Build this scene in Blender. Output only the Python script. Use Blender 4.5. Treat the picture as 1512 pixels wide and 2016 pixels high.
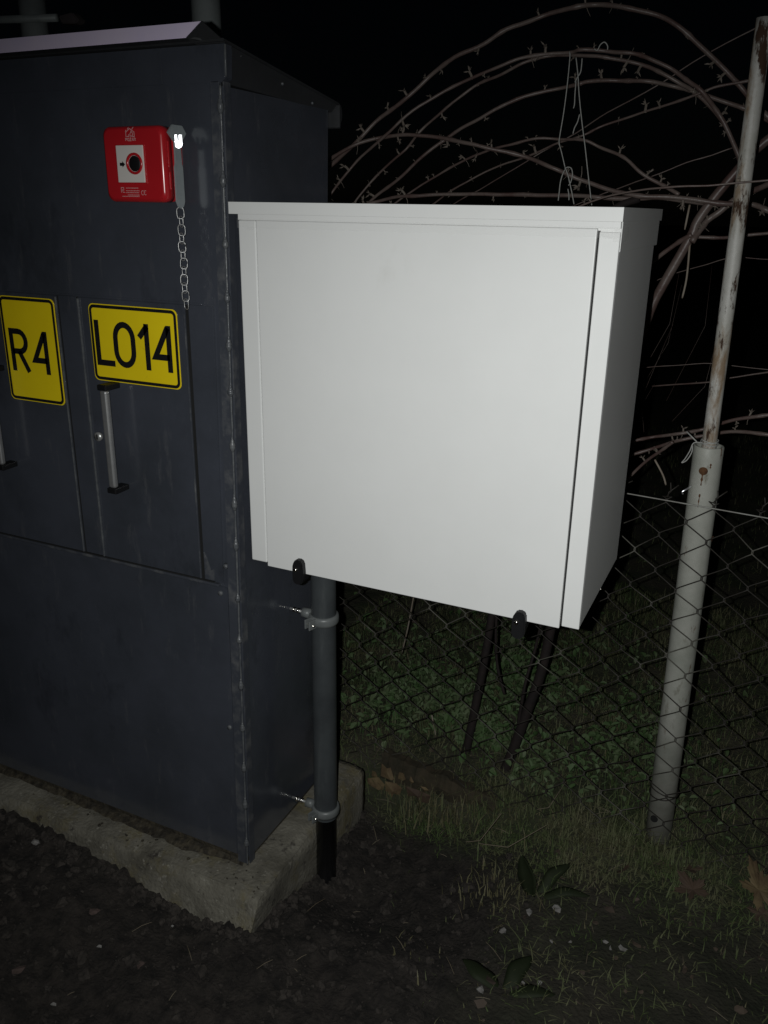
import bpy, bmesh, math, random
from mathutils import Vector, Matrix, noise

random.seed(11)
SC = bpy.context.scene
COL = SC.collection
for o in list(bpy.data.objects):
    bpy.data.objects.remove(o)

# ------------------------------------------------------------------ camera
# world: X along the steel cabinet's front (to the right), Y into the depth, Z up; cabinet front is y = 0, soil about z = 0
F = 1655.0
CAM = Vector((0.0, -1.257, 1.5))


def basis():
    dn = Vector((680 - 756, -(5600 - 1008), -F)).normalized()
    up = -dn
    y = Vector((1581 - 756, -(417 - 1008), -F)).normalized()
    y = (y - up * y.dot(up)).normalized()
    x = y.cross(up)
    return Matrix((x, y, up))


ROT = basis()
cd = bpy.data.cameras.new('camera')
cd.sensor_fit = 'VERTICAL'
cd.sensor_height = 36
cd.sensor_width = 36
cd.lens = F / 2016 * 36
cd.clip_start = 0.02
cd.clip_end = 500
cam = bpy.data.objects.new('camera', cd)
COL.objects.link(cam)
cam.matrix_world = Matrix.Translation(CAM) @ ROT.to_4x4()
SC.camera = cam

# ------------------------------------------------------------------ night sky
w = bpy.data.worlds.new('World')
SC.world = w
w.use_nodes = True
nt = w.node_tree
sky = nt.nodes.new('ShaderNodeTexSky')
sky.sky_type = 'NISHITA'
sky.sun_disc = False
sky.sun_elevation = math.radians(60)
sky.sun_rotation = math.radians(140)
nt.links.new(sky.outputs[0], nt.nodes['Background'].inputs[0])
nt.nodes['Background'].inputs[1].default_value = 0.00014

# ------------------------------------------------------------------ the phone's flash, the only light of the night
fd = bpy.data.lights.new('phone_flash', 'SPOT')
fd.energy = 63
fd.color = (0.975, 1.0, 0.985)
fd.shadow_soft_size = 0.005
fd.spot_size = math.radians(106)
fd.spot_blend = 1.0
flash = bpy.data.objects.new('phone_flash', fd)
COL.objects.link(flash)
flash.location = (-0.040, -1.262, 1.502)
flash.rotation_euler = (Vector((-0.44, 0.0, 0.80)) - flash.location).to_track_quat('-Z', 'Y').to_euler()

SC.view_settings.view_transform = 'Standard'
SC.view_settings.look = 'None'
SC.view_settings.exposure = 0
SC.view_settings.gamma = 1
SC.view_settings.use_curve_mapping = False


# ------------------------------------------------------------------ placing helpers
def ray(u, v):
    return ROT @ Vector((u - 756, -(v - 1008), -F))


def at(u, v, y):                       # the point of the plane y = const seen at photo pixel u, v
    r = ray(u, v)
    return CAM + r * ((y - CAM.y) / r.y)


def atz(u, v, z):
    r = ray(u, v)
    return CAM + r * ((z - CAM.z) / r.z)


def sstep(a, b, x):
    t = max(0.0, min(1.0, (x - a) / (b - a)))
    return t * t * (3 - 2 * t)


# ------------------------------------------------------------------ materials
def mat(name, col, col2=None, rough=0.5, metal=0.0, scale=8.0, detail=6.0, lo=0.4, hi=0.65, bump=0.0, bscale=None,
        rough2=None, coat=0.0, alpha=1.0, spec=0.5, trans=0.0):
    m = bpy.data.materials.new(name)
    m.use_nodes = True
    n, l = m.node_tree.nodes, m.node_tree.links
    p = n['Principled BSDF']
    p.inputs['Base Color'].default_value = (*col, 1)
    p.inputs['Roughness'].default_value = rough
    p.inputs['Metallic'].default_value = metal
    p.inputs['Coat Weight'].default_value = coat
    p.inputs['Coat Roughness'].default_value = 0.15
    p.inputs['Alpha'].default_value = alpha
    p.inputs['Specular IOR Level'].default_value = spec
    p.inputs['Transmission Weight'].default_value = trans
    tc = n.new('ShaderNodeTexCoord')
    if col2 is not None or rough2 is not None:
        t = n.new('ShaderNodeTexNoise')
        t.inputs['Scale'].default_value = scale
        t.inputs['Detail'].default_value = detail
        t.inputs['Roughness'].default_value = 0.65
        l.new(tc.outputs['Object'], t.inputs['Vector'])
        r = n.new('ShaderNodeMapRange')
        r.inputs[1].default_value = lo
        r.inputs[2].default_value = hi
        l.new(t.outputs[0], r.inputs[0])
        if col2 is not None:
            mx = n.new('ShaderNodeMix')
            mx.data_type = 'RGBA'
            mx.inputs[6].default_value = (*col, 1)
            mx.inputs[7].default_value = (*col2, 1)
            l.new(r.outputs[0], mx.inputs[0])
            l.new(mx.outputs[2], p.inputs['Base Color'])
        if rough2 is not None:
            q = n.new('ShaderNodeMapRange')
            q.inputs[3].default_value = rough
            q.inputs[4].default_value = rough2
            l.new(r.outputs[0], q.inputs[0])
            l.new(q.outputs[0], p.inputs['Roughness'])
    if bump:
        b = n.new('ShaderNodeTexNoise')
        b.inputs['Scale'].default_value = bscale or 60
        b.inputs['Detail'].default_value = 8
        l.new(tc.outputs['Object'], b.inputs['Vector'])
        bn = n.new('ShaderNodeBump')
        bn.inputs['Strength'].default_value = bump
        bn.inputs['Distance'].default_value = 0.004 if bump < 0.9 else 0.008
        l.new(b.outputs[0], bn.inputs['Height'])
        l.new(bn.outputs[0], p.inputs['Normal'])
    return m


def add_layer(m, col, scale, lo, hi, rough=None, stretch=(1, 1, 1), detail=6.0, seed=0.0, amount=1.0):
    """one more layer of stain or scuff over a material's colour"""
    n, l = m.node_tree.nodes, m.node_tree.links
    p = n['Principled BSDF']
    tc = n.new('ShaderNodeTexCoord')
    mp = n.new('ShaderNodeMapping')
    mp.inputs['Scale'].default_value = stretch
    mp.inputs['Location'].default_value = (seed, seed * 1.7, seed * 0.6)
    l.new(tc.outputs['Object'], mp.inputs['Vector'])
    t = n.new('ShaderNodeTexNoise')
    t.inputs['Scale'].default_value = scale
    t.inputs['Detail'].default_value = detail
    t.inputs['Roughness'].default_value = 0.7
    l.new(mp.outputs[0], t.inputs['Vector'])
    r = n.new('ShaderNodeMapRange')
    r.inputs[1].default_value = lo
    r.inputs[2].default_value = hi
    r.inputs[4].default_value = amount
    l.new(t.outputs[0], r.inputs[0])
    mx = n.new('ShaderNodeMix')
    mx.data_type = 'RGBA'
    inp = p.inputs['Base Color']
    if inp.links:
        l.new(inp.links[0].from_socket, mx.inputs[6])
    else:
        mx.inputs[6].default_value = inp.default_value
    mx.inputs[7].default_value = (*col, 1)
    l.new(r.outputs[0], mx.inputs[0])
    l.new(mx.outputs[2], inp)
    if rough is not None:
        rm = n.new('ShaderNodeMix')
        ri = p.inputs['Roughness']
        if ri.links:
            l.new(ri.links[0].from_socket, rm.inputs[2])
        else:
            rm.inputs[2].default_value = ri.default_value
        rm.inputs[3].default_value = rough
        l.new(r.outputs[0], rm.inputs[0])
        l.new(rm.outputs[0], ri)
    return m


M = {}
M['paint'] = mat('slate_paint', (0.062, 0.068, 0.086), (0.044, 0.049, 0.060), 0.15, scale=3.2, rough2=0.24, bump=0.02, bscale=60, spec=1.0, coat=0.35)
add_layer(M['paint'], (0.13, 0.13, 0.135), 30, 0.58, 0.78, 0.5, (1, 1, 0.22), seed=3.1, amount=0.5)
add_layer(M['paint'], (0.17, 0.17, 0.165), 120, 0.72, 0.76, 0.6, (1, 1, 0.5), seed=7.7, amount=0.8)
add_layer(M['paint'], (0.018, 0.020, 0.026), 5, 0.56, 0.72, 0.45, (1, 1, 0.5), seed=8.2, amount=0.7)
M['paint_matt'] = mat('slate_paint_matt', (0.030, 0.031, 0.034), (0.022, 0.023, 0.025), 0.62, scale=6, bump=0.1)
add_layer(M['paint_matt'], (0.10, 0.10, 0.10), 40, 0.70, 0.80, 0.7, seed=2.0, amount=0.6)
M['paint_worn'] = mat('slate_paint_dusty', (0.052, 0.057, 0.070), (0.150, 0.150, 0.150), 0.32, scale=20, lo=0.48, hi=0.80, rough2=0.6, bump=0.10)
M['weld'] = mat('painted_weld', (0.115, 0.12, 0.125), (0.065, 0.07, 0.08), 0.35, scale=40, bump=0.3, bscale=120)
M['gap'] = mat('gap_shade_black', (0.008, 0.008, 0.008), rough=0.8)  # black that puts the shade of gaps and holes into colour
M['fascia'] = mat('bluish_lit_sheet_metal', (0.92, 0.80, 1.0), (0.86, 0.75, 1.0), 0.36, scale=9, bump=0.03)  # bluish light falling on the lip is put into this colour
M['galv'] = mat('galvanised_steel', (0.46, 0.50, 0.50), (0.36, 0.40, 0.40), 0.5, metal=0.1, scale=18)
M['white'] = mat('white_powder_coat', (0.745, 0.745, 0.735), (0.72, 0.72, 0.71), 0.36, scale=4, bump=0.02, bscale=420)
add_layer(M['white'], (0.55, 0.54, 0.50), 7, 0.66, 0.80, None, (1, 1, 0.6), seed=4.4, amount=0.25)
M['black'] = mat('black_plastic', (0.008, 0.008, 0.009), rough=0.5, bump=0.05, bscale=200, spec=0.3)
M['chrome'] = mat('bright_screw', (0.75, 0.72, 0.66), rough=0.18, metal=1.0)
M['steel'] = mat('zinc_steel', (0.55, 0.55, 0.54), (0.42, 0.42, 0.42), 0.34, metal=0.6, scale=50)
M['alu'] = mat('brushed_aluminium', (0.55, 0.55, 0.55), (0.46, 0.46, 0.46), 0.34, metal=0.75, scale=30)
M['red'] = mat('red_plastic', (0.50, 0.016, 0.022), (0.46, 0.014, 0.020), 0.27, scale=6, coat=0.3)
M['white_plastic'] = mat('white_plastic', (0.72, 0.68, 0.64), rough=0.3)
M['print'] = mat('pale_print', (0.62, 0.36, 0.36), rough=0.5)
M['hammer'] = mat('grey_hammer_plate', (0.30, 0.33, 0.34), (0.26, 0.29, 0.30), 0.5, metal=0.1, scale=30)
M['clip'] = mat('white_clip', (0.95, 0.95, 1.0), rough=0.28, metal=0.9)
M['yellow'] = mat('yellow_sign_face', (0.95, 0.73, 0.012), (0.88, 0.66, 0.010), 0.3, scale=5)
add_layer(M['yellow'], (0.30, 0.22, 0.02), 30, 0.64, 0.75, 0.6, seed=6.0, amount=0.4)
M['signblack'] = mat('black_sign_print', (0.010, 0.010, 0.011), rough=0.45)
M['pipe'] = mat('grey_plastic_pipe', (0.060, 0.067, 0.071), (0.044, 0.049, 0.053), 0.40, scale=9, bump=0.03)
add_layer(M['pipe'], (0.12, 0.13, 0.13), 18, 0.58, 0.78, 0.6, (1, 1, 0.15), seed=1.0, amount=0.5)
M['sleeve'] = mat('black_pipe_sleeve', (0.014, 0.014, 0.015), rough=0.22)
M['clamp'] = mat('grey_clamp', (0.16, 0.17, 0.17), (0.13, 0.14, 0.14), 0.4, scale=30)
M['tape'] = mat('clear_tape', (0.85, 0.85, 0.84), rough=0.16, alpha=0.07)
M['post'] = mat('old_white_paint_tube', (0.41, 0.41, 0.37), (0.31, 0.32, 0.28), 0.5, scale=10, bump=0.15, bscale=70)
add_layer(M['post'], (0.16, 0.15, 0.11), 22, 0.60, 0.72, 0.7, (1, 1, 0.4), seed=2.2)
add_layer(M['post'], (0.10, 0.042, 0.014), 16, 0.62, 0.68, 0.85, (1.6, 1.6, 0.45), seed=5.7)
M['tube_rust'] = mat('rusting_white_tube', (0.50, 0.49, 0.46), (0.40, 0.39, 0.35), 0.5, scale=12, bump=0.2, bscale=80)
add_layer(M['tube_rust'], (0.20, 0.115, 0.045), 22, 0.47, 0.60, 0.8, (1.3, 1.3, 0.30), seed=1.3, amount=0.8)
add_layer(M['tube_rust'], (0.05, 0.024, 0.012), 30, 0.545, 0.61, 0.9, (1.3, 1.3, 0.40), seed=1.3)
def foot_darken(m, z0, z1, col):
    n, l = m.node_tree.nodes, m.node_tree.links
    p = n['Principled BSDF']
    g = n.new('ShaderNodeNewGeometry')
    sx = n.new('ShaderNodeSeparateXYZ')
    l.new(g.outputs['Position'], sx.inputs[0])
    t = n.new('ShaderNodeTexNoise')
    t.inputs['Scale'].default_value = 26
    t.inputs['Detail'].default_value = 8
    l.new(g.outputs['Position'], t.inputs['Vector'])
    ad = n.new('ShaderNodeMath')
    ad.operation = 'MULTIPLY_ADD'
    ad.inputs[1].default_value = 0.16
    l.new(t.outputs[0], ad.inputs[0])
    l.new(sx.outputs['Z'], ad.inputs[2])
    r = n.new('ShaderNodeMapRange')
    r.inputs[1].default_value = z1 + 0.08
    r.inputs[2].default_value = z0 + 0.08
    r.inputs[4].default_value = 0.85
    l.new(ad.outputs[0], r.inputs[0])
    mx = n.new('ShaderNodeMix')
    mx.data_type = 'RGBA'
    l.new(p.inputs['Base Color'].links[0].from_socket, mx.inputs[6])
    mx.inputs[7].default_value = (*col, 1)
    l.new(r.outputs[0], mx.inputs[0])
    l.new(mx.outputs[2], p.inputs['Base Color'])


foot_darken(M['post'], 0.02, 0.42, (0.045, 0.042, 0.032))     # post colour turns darker towards the foot, broken by noise
M['rust'] = mat('rust', (0.075, 0.030, 0.014), (0.13, 0.06, 0.02), 0.85, scale=60, bump=0.4)
M['meshwire'] = mat('rusty_fence_wire', (0.026, 0.022, 0.018), (0.125, 0.12, 0.10), 0.6, metal=0.2, scale=5, lo=0.50, hi=0.64)
M['linewire'] = mat('grey_line_wire', (0.28, 0.28, 0.26), (0.19, 0.18, 0.16), 0.5, metal=0.3, scale=30)
M['cane'] = mat('rose_bark', (0.155, 0.122, 0.108), (0.095, 0.056, 0.050), 0.42, scale=11, bump=0.25, bscale=80)
M['bud'] = mat('dry_bud', (0.24, 0.21, 0.175), (0.10, 0.072, 0.06), 0.7, scale=50)
M['stem_dark'] = mat('dark_old_stem', (0.018, 0.011, 0.010), (0.010, 0.007, 0.007), 0.85, scale=25, bump=0.5)
M['twig_pale'] = mat('pale_dry_twig', (0.30, 0.26, 0.21), (0.22, 0.17, 0.13), 0.7, scale=30)
M['string'] = mat('white_twine', (0.45, 0.45, 0.43), (0.33, 0.33, 0.31), 0.8, scale=300)
M['concrete'] = mat('old_concrete', (0.235, 0.22, 0.18), (0.10, 0.092, 0.072), 0.9, scale=9, detail=12, lo=0.36, hi=0.64, bump=0.85, bscale=130)
add_layer(M['concrete'], (0.15, 0.125, 0.055), 9, 0.52, 0.66, 0.95, seed=3.3, amount=0.75)
add_layer(M['concrete'], (0.035, 0.030, 0.026), 17, 0.60, 0.66, 0.95, seed=9.1, amount=0.85)
add_layer(M['concrete'], (0.38, 0.36, 0.31), 70, 0.58, 0.70, 0.9, seed=1.9, amount=0.7)
add_layer(M['concrete'], (0.05, 0.045, 0.036), 85, 0.60, 0.70, 0.95, seed=4.7, amount=0.8)
M['dirt'] = mat('dark_wet_debris', (0.024, 0.020, 0.014), (0.075, 0.062, 0.040), 0.8, scale=60, bump=1.0, bscale=70)
M['clod'] = mat('soil_clod', (0.050, 0.042, 0.036), (0.012, 0.010, 0.0085), 0.95, scale=45, bump=0.6)
M['straw'] = mat('dry_straw', (0.20, 0.17, 0.12), (0.11, 0.085, 0.055), 0.8, scale=3)
M['pebble'] = mat('pale_pebble', (0.27, 0.26, 0.25), (0.18, 0.17, 0.16), 0.85, scale=60, bump=0.4)
M['chip'] = mat('reddish_brown_chip', (0.10, 0.07, 0.062), (0.06, 0.042, 0.036), 0.9, scale=40)
M['grass'] = mat('night_grass', (0.078, 0.115, 0.040), (0.150, 0.145, 0.085), 0.65, scale=6, lo=0.40, hi=0.62, spec=0.25)
M['grass_dry'] = mat('yellowed_grass', (0.17, 0.155, 0.085), (0.090, 0.085, 0.040), 0.65, scale=12)
M['cover'] = mat('ground_cover_leaf', (0.068, 0.125, 0.044), (0.135, 0.165, 0.092), 0.6, scale=14, spec=0.25)
M['broad'] = mat('broad_green_leaf', (0.015, 0.022, 0.009), (0.024, 0.031, 0.015), 0.7, scale=9, spec=0.25)
M['leaf_yellow'] = mat('dead_leaf_yellow', (0.19, 0.14, 0.072), (0.11, 0.072, 0.040), 0.75, scale=30)
M['leaf_brown'] = mat('dead_leaf_brown', (0.10, 0.066, 0.045), (0.065, 0.042, 0.03), 0.75, scale=20)
M['litter'] = mat('leaf_crumbs', (0.11, 0.082, 0.060), (0.045, 0.032, 0.025), 0.8, scale=7)
M['wood'] = mat('rotting_wood', (0.052, 0.040, 0.024), (0.022, 0.020, 0.011), 0.9, scale=20, bump=0.8)
M['lampcap'] = mat('brownish_cap', (0.13, 0.11, 0.115), (0.10, 0.085, 0.09), 0.6, scale=15)


def ground_mat():
    m = mat('soil_and_turf', (0.034, 0.028, 0.0235), (0.007, 0.0058, 0.005), 0.95, scale=28, detail=15, lo=0.36, hi=0.66, bump=1.0, bscale=110)
    n, l = m.node_tree.nodes, m.node_tree.links
    p = n['Principled BSDF']
    at_ = n.new('ShaderNodeAttribute')
    at_.attribute_name = 'turf'
    tc = n.new('ShaderNodeTexCoord')
    t = n.new('ShaderNodeTexNoise')
    t.inputs['Scale'].default_value = 7
    t.inputs['Detail'].default_value = 10
    l.new(tc.outputs['Object'], t.inputs['Vector'])
    tm = n.new('ShaderNodeMix')
    tm.data_type = 'RGBA'
    tm.inputs[6].default_value = (0.030, 0.038, 0.017, 1)
    tm.inputs[7].default_value = (0.058, 0.053, 0.036, 1)
    rr = n.new('ShaderNodeMapRange')
    rr.inputs[1].default_value = 0.4
    rr.inputs[2].default_value = 0.62
    l.new(t.outputs[0], rr.inputs[0])
    l.new(rr.outputs[0], tm.inputs[0])
    mx = n.new('ShaderNodeMix')
    mx.data_type = 'RGBA'
    l.new(at_.outputs['Fac'], mx.inputs[0])
    l.new(p.inputs['Base Color'].links[0].from_socket, mx.inputs[6])
    l.new(tm.outputs[2], mx.inputs[7])
    l.new(mx.outputs[2], p.inputs['Base Color'])
    return m


M['ground'] = ground_mat()


# ------------------------------------------------------------------ object helpers
def link(name, me, m, parent=None, smooth=False):
    if m is not None:
        me.materials.append(M[m] if isinstance(m, str) else m)
    if smooth:
        for p in me.polygons:
            p.use_smooth = True
    o = bpy.data.objects.new(name, me)
    COL.objects.link(o)
    if parent is not None:
        o.parent = parent
        o.matrix_parent_inverse = Matrix.Translation(-parent.location) if parent.parent is None else Matrix.Identity(4)
    return o


def tag(o, label, cat=None, group=None, kind=None):
    o['label'] = label
    if cat:
        o['category'] = cat
    if group:
        o['group'] = group
    if kind:
        o['kind'] = kind
    return o


def empty(name, loc, label, cat, group=None):
    o = bpy.data.objects.new(name, None)
    COL.objects.link(o)
    o.location = loc
    o.empty_display_size = 0.05
    return tag(o, label, cat, group)


def frombm(name, bm, m, parent=None, smooth=False):
    bmesh.ops.recalc_face_normals(bm, faces=bm.faces)
    me = bpy.data.meshes.new(name)
    bm.to_mesh(me)
    bm.free()
    return link(name, me, m, parent, smooth)


def frompy(name, vs, fs, m, parent=None, smooth=False):
    me = bpy.data.meshes.new(name)
    me.from_pydata([tuple(v) for v in vs], [], fs)
    me.update()
    return link(name, me, m, parent, smooth)


def bm_box(bm, x0, x1, y0, y1, z0, z1, bev=0.0, seg=2):
    r = bmesh.ops.create_cube(bm, size=1)
    vs = r['verts']
    for v in vs:
        v.co = Vector((x0 + (v.co.x + .5) * (x1 - x0), y0 + (v.co.y + .5) * (y1 - y0), z0 + (v.co.z + .5) * (z1 - z0)))
    if bev:
        es = list({e for v in vs for e in v.link_edges})
        bmesh.ops.bevel(bm, geom=es, offset=bev, segments=seg, affect='EDGES', profile=0.5)


def box(name, x0, x1, y0, y1, z0, z1, m, parent=None, bev=0.0, seg=2):
    bm = bmesh.new()
    bm_box(bm, x0, x1, y0, y1, z0, z1, bev, seg)
    return frombm(name, bm, m, parent)


def bm_prism(bm, pts, d, bev=0.0):
    """a closed outline (3D points in one plane) pushed along d"""
    d = Vector(d)
    a = [bm.verts.new(Vector(p)) for p in pts]
    b = [bm.verts.new(Vector(p) + d) for p in pts]
    fs = [bm.faces.new(a), bm.faces.new(b[::-1])]
    n = len(pts)
    for i in range(n):
        fs.append(bm.faces.new((a[i], b[i], b[(i + 1) % n], a[(i + 1) % n])))
    bmesh.ops.recalc_face_normals(bm, faces=fs)
    if bev:
        bmesh.ops.bevel(bm, geom=list({e for f in fs for e in f.edges}), offset=bev, segments=2, affect='EDGES')


def prism(name, pts, d, m, parent=None, bev=0.0):
    bm = bmesh.new()
    bm_prism(bm, pts, d, bev)
    return frombm(name, bm, m, parent)


def tube_data(pts, rad, sides=8, caps=True):
    pts = [Vector(p) for p in pts]
    n = len(pts)
    if not hasattr(rad, '__len__'):
        rad = [rad] * n
    vs, fs = [], []
    t = (pts[1] - pts[0]).normalized()
    ref = Vector((0, 0, 1)) if abs(t.z) < 0.9 else Vector((1, 0, 0))
    nrm = (ref - t * ref.dot(t)).normalized()
    for i in range(n):
        t = (pts[min(i + 1, n - 1)] - pts[max(i - 1, 0)])
        t = t.normalized() if t.length > 1e-9 else Vector((0, 0, 1))
        nrm = nrm - t * nrm.dot(t)
        nrm = nrm.normalized() if nrm.length > 1e-6 else t.orthogonal().normalized()
        b = t.cross(nrm)
        for k in range(sides):
            a = 2 * math.pi * k / sides
            vs.append(pts[i] + (nrm * math.cos(a) + b * math.sin(a)) * rad[i])
    for i in range(n - 1):
        for k in range(sides):
            k2 = (k + 1) % sides
            fs.append((i * sides + k, i * sides + k2, (i + 1) * sides + k2, (i + 1) * sides + k))
    if caps:
        fs.append(tuple(range(sides))[::-1])
        fs.append(tuple((n - 1) * sides + k for k in range(sides)))
    return vs, fs


def tube(name, pts, rad, m, parent=None, sides=8):
    vs, fs = tube_data(pts, rad, sides)
    return frompy(name, vs, fs, m, parent, True)


class Acc:
    def __init__(s):
        s.v, s.f = [], []

    def add(s, vs, fs):
        o = len(s.v)
        s.v += vs
        s.f += [tuple(i + o for i in f) for f in fs]


def smooth_path(pts, k=5):
    pts = [Vector(p) for p in pts]
    out = []
    for i in range(len(pts) - 1):
        p0, p1, p2, p3 = pts[max(i - 1, 0)], pts[i], pts[i + 1], pts[min(i + 2, len(pts) - 1)]
        for j in range(k):
            t = j / k
            out.append(0.5 * ((2 * p1) + (p2 - p0) * t + (2 * p0 - 5 * p1 + 4 * p2 - p3) * t * t + (3 * p1 - p0 - 3 * p2 + p3) * t ** 3))
    out.append(pts[-1])
    return out


def stroke_faces(pts, wd, closed=False):
    """a ribbon of width wd along 2D points, mitred"""
    n = len(pts)
    P = [Vector((p[0], p[1])) for p in pts]
    L, R = [], []
    for i in range(n):
        if closed:
            a, b = P[i - 1], P[(i + 1) % n]
        else:
            a, b = P[max(i - 1, 0)], P[min(i + 1, n - 1)]
        d1 = (P[i] - a).normalized() if (P[i] - a).length > 1e-9 else (b - P[i]).normalized()
        d2 = (b - P[i]).normalized() if (b - P[i]).length > 1e-9 else d1
        n1, n2 = Vector((-d1.y, d1.x)), Vector((-d2.y, d2.x))
        mm = (n1 + n2)
        mm = mm.normalized() if mm.length > 1e-6 else n1
        k = min(2.2, 1 / max(0.3, mm.dot(n1)))
        L.append(P[i] + mm * wd / 2 * k)
        R.append(P[i] - mm * wd / 2 * k)
    vs = L + R
    fs = []
    for i in range(n if closed else n - 1):
        j = (i + 1) % n
        fs.append((i, j, n + j, n + i))
    return vs, fs


def strokes(name, lines, wd, y, m, parent):
    """flat print on a y = const face; each line is (points in x, z, closed)"""
    vs, fs = [], []
    for pts, closed in lines:
        v, f = stroke_faces(pts, wd, closed)
        o = len(vs)
        vs += [(a.x, y, a.y) for a in v]
        fs += [tuple(i + o for i in q) for q in f]
    return frompy(name, vs, fs, m, parent)


def rrect(x0, x1, z0, z1, r, k=6):
    out = []
    for cx, cz, a0 in ((x1 - r, z1 - r, 0), (x0 + r, z1 - r, 90), (x0 + r, z0 + r, 180), (x1 - r, z0 + r, 270)):
        for i in range(k + 1):
            a = math.radians(a0 + 90 * i / k)
            out.append((cx + r * math.cos(a), cz + r * math.sin(a)))
    return out


def fbm(x, y, z=0.0, oct=4):
    s, a, f = 0, 1, 1
    for _ in range(oct):
        s += a * noise.noise(Vector((x * f, y * f, z * f)))
        a *= 0.5
        f *= 2.1
    return s


# ================================================================== THE GROUND
def turf_at(x, y):
    n = 0.09 * fbm(x * 3.1, y * 3.1, 4.0, 3)
    a = sstep(-0.46, -0.28, x + n + 0.25 * (y - 0.2) * (1 if y > 0.2 else 0.15))
    b = sstep(0.36, 0.47, y + n - 0.03 * sstep(-0.5, -0.8, x))
    return max(a, b)


def soil_z(x, y):
    h = 0.050 * sstep(-0.95, -1.5, x) * sstep(0.35, -0.05, y)
    h -= 0.075 * math.exp(-((x + 0.68) / 0.28) ** 2) * sstep(0.60, 0.50, y) * sstep(-0.04, 0.20, y)
    h += 0.02 * sstep(0.45, 0.75, y)
    h += 0.030 * fbm(x * 2.6 + 3, y * 2.6, 6.0, 2) * sstep(0.5, 0.2, abs(y + 0.15)) * sstep(-0.55, -0.75, x)
    t = turf_at(x, y)
    d = max(abs(x + 0.5), abs(y - 0.5))
    if d < 3:
        amp = 0.016 * (1 - t) + 0.012 * t
        h += amp * fbm(x * 6, y * 6, 0.0, 3)
        c = fbm(x * 24, y * 24, 3.0, 3)
        h += (0.016 * (1 - t) + 0.005 * t) * (abs(c) * 1.6 - 0.4) + 0.004 * (1 - t) * noise.noise(Vector((x * 70, y * 70, 1)))
    else:
        h += 0.05 * fbm(x * 0.3, y * 0.3, 0.0, 2)
    return h


def axis(a, b, step, far):
    xs = [a + i * step for i in range(int((b - a) / step) + 1)]
    g, v = step, xs[-1]
    while v < far:
        g *= 1.35
        v += g
        xs.append(v)
    g, v = step, xs[0]
    while v > -far:
        g *= 1.35
        v -= g
        xs.insert(0, v)
    return xs


def build_ground():
    xs, ys = axis(-2.1, 0.9, 0.012, 120), axis(-0.85, 1.7, 0.013, 120)
    vs, fs, tf = [], [], []
    nx = len(xs)
    for y in ys:
        for x in xs:
            vs.append((x, y, soil_z(x, y)))
            tf.append(turf_at(x, y) * (0.45 + 0.55 * sstep(0.30, 0.60, y)))
    for j in range(len(ys) - 1):
        for i in range(nx - 1):
            a = j * nx + i
            fs.append((a, a + 1, a + nx + 1, a + nx))
    o = frompy('ground', vs, fs, 'ground', None, True)
    at_ = o.data.attributes.new('turf', 'FLOAT', 'POINT')
    at_.data.foreach_set('value', tf)
    tag(o, 'dark dug soil turning into rough grass behind the fence', kind='structure')
    return o


build_ground()

# ================================================================== CONCRETE PLINTH
SLAB_TOP = 0.088


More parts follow.
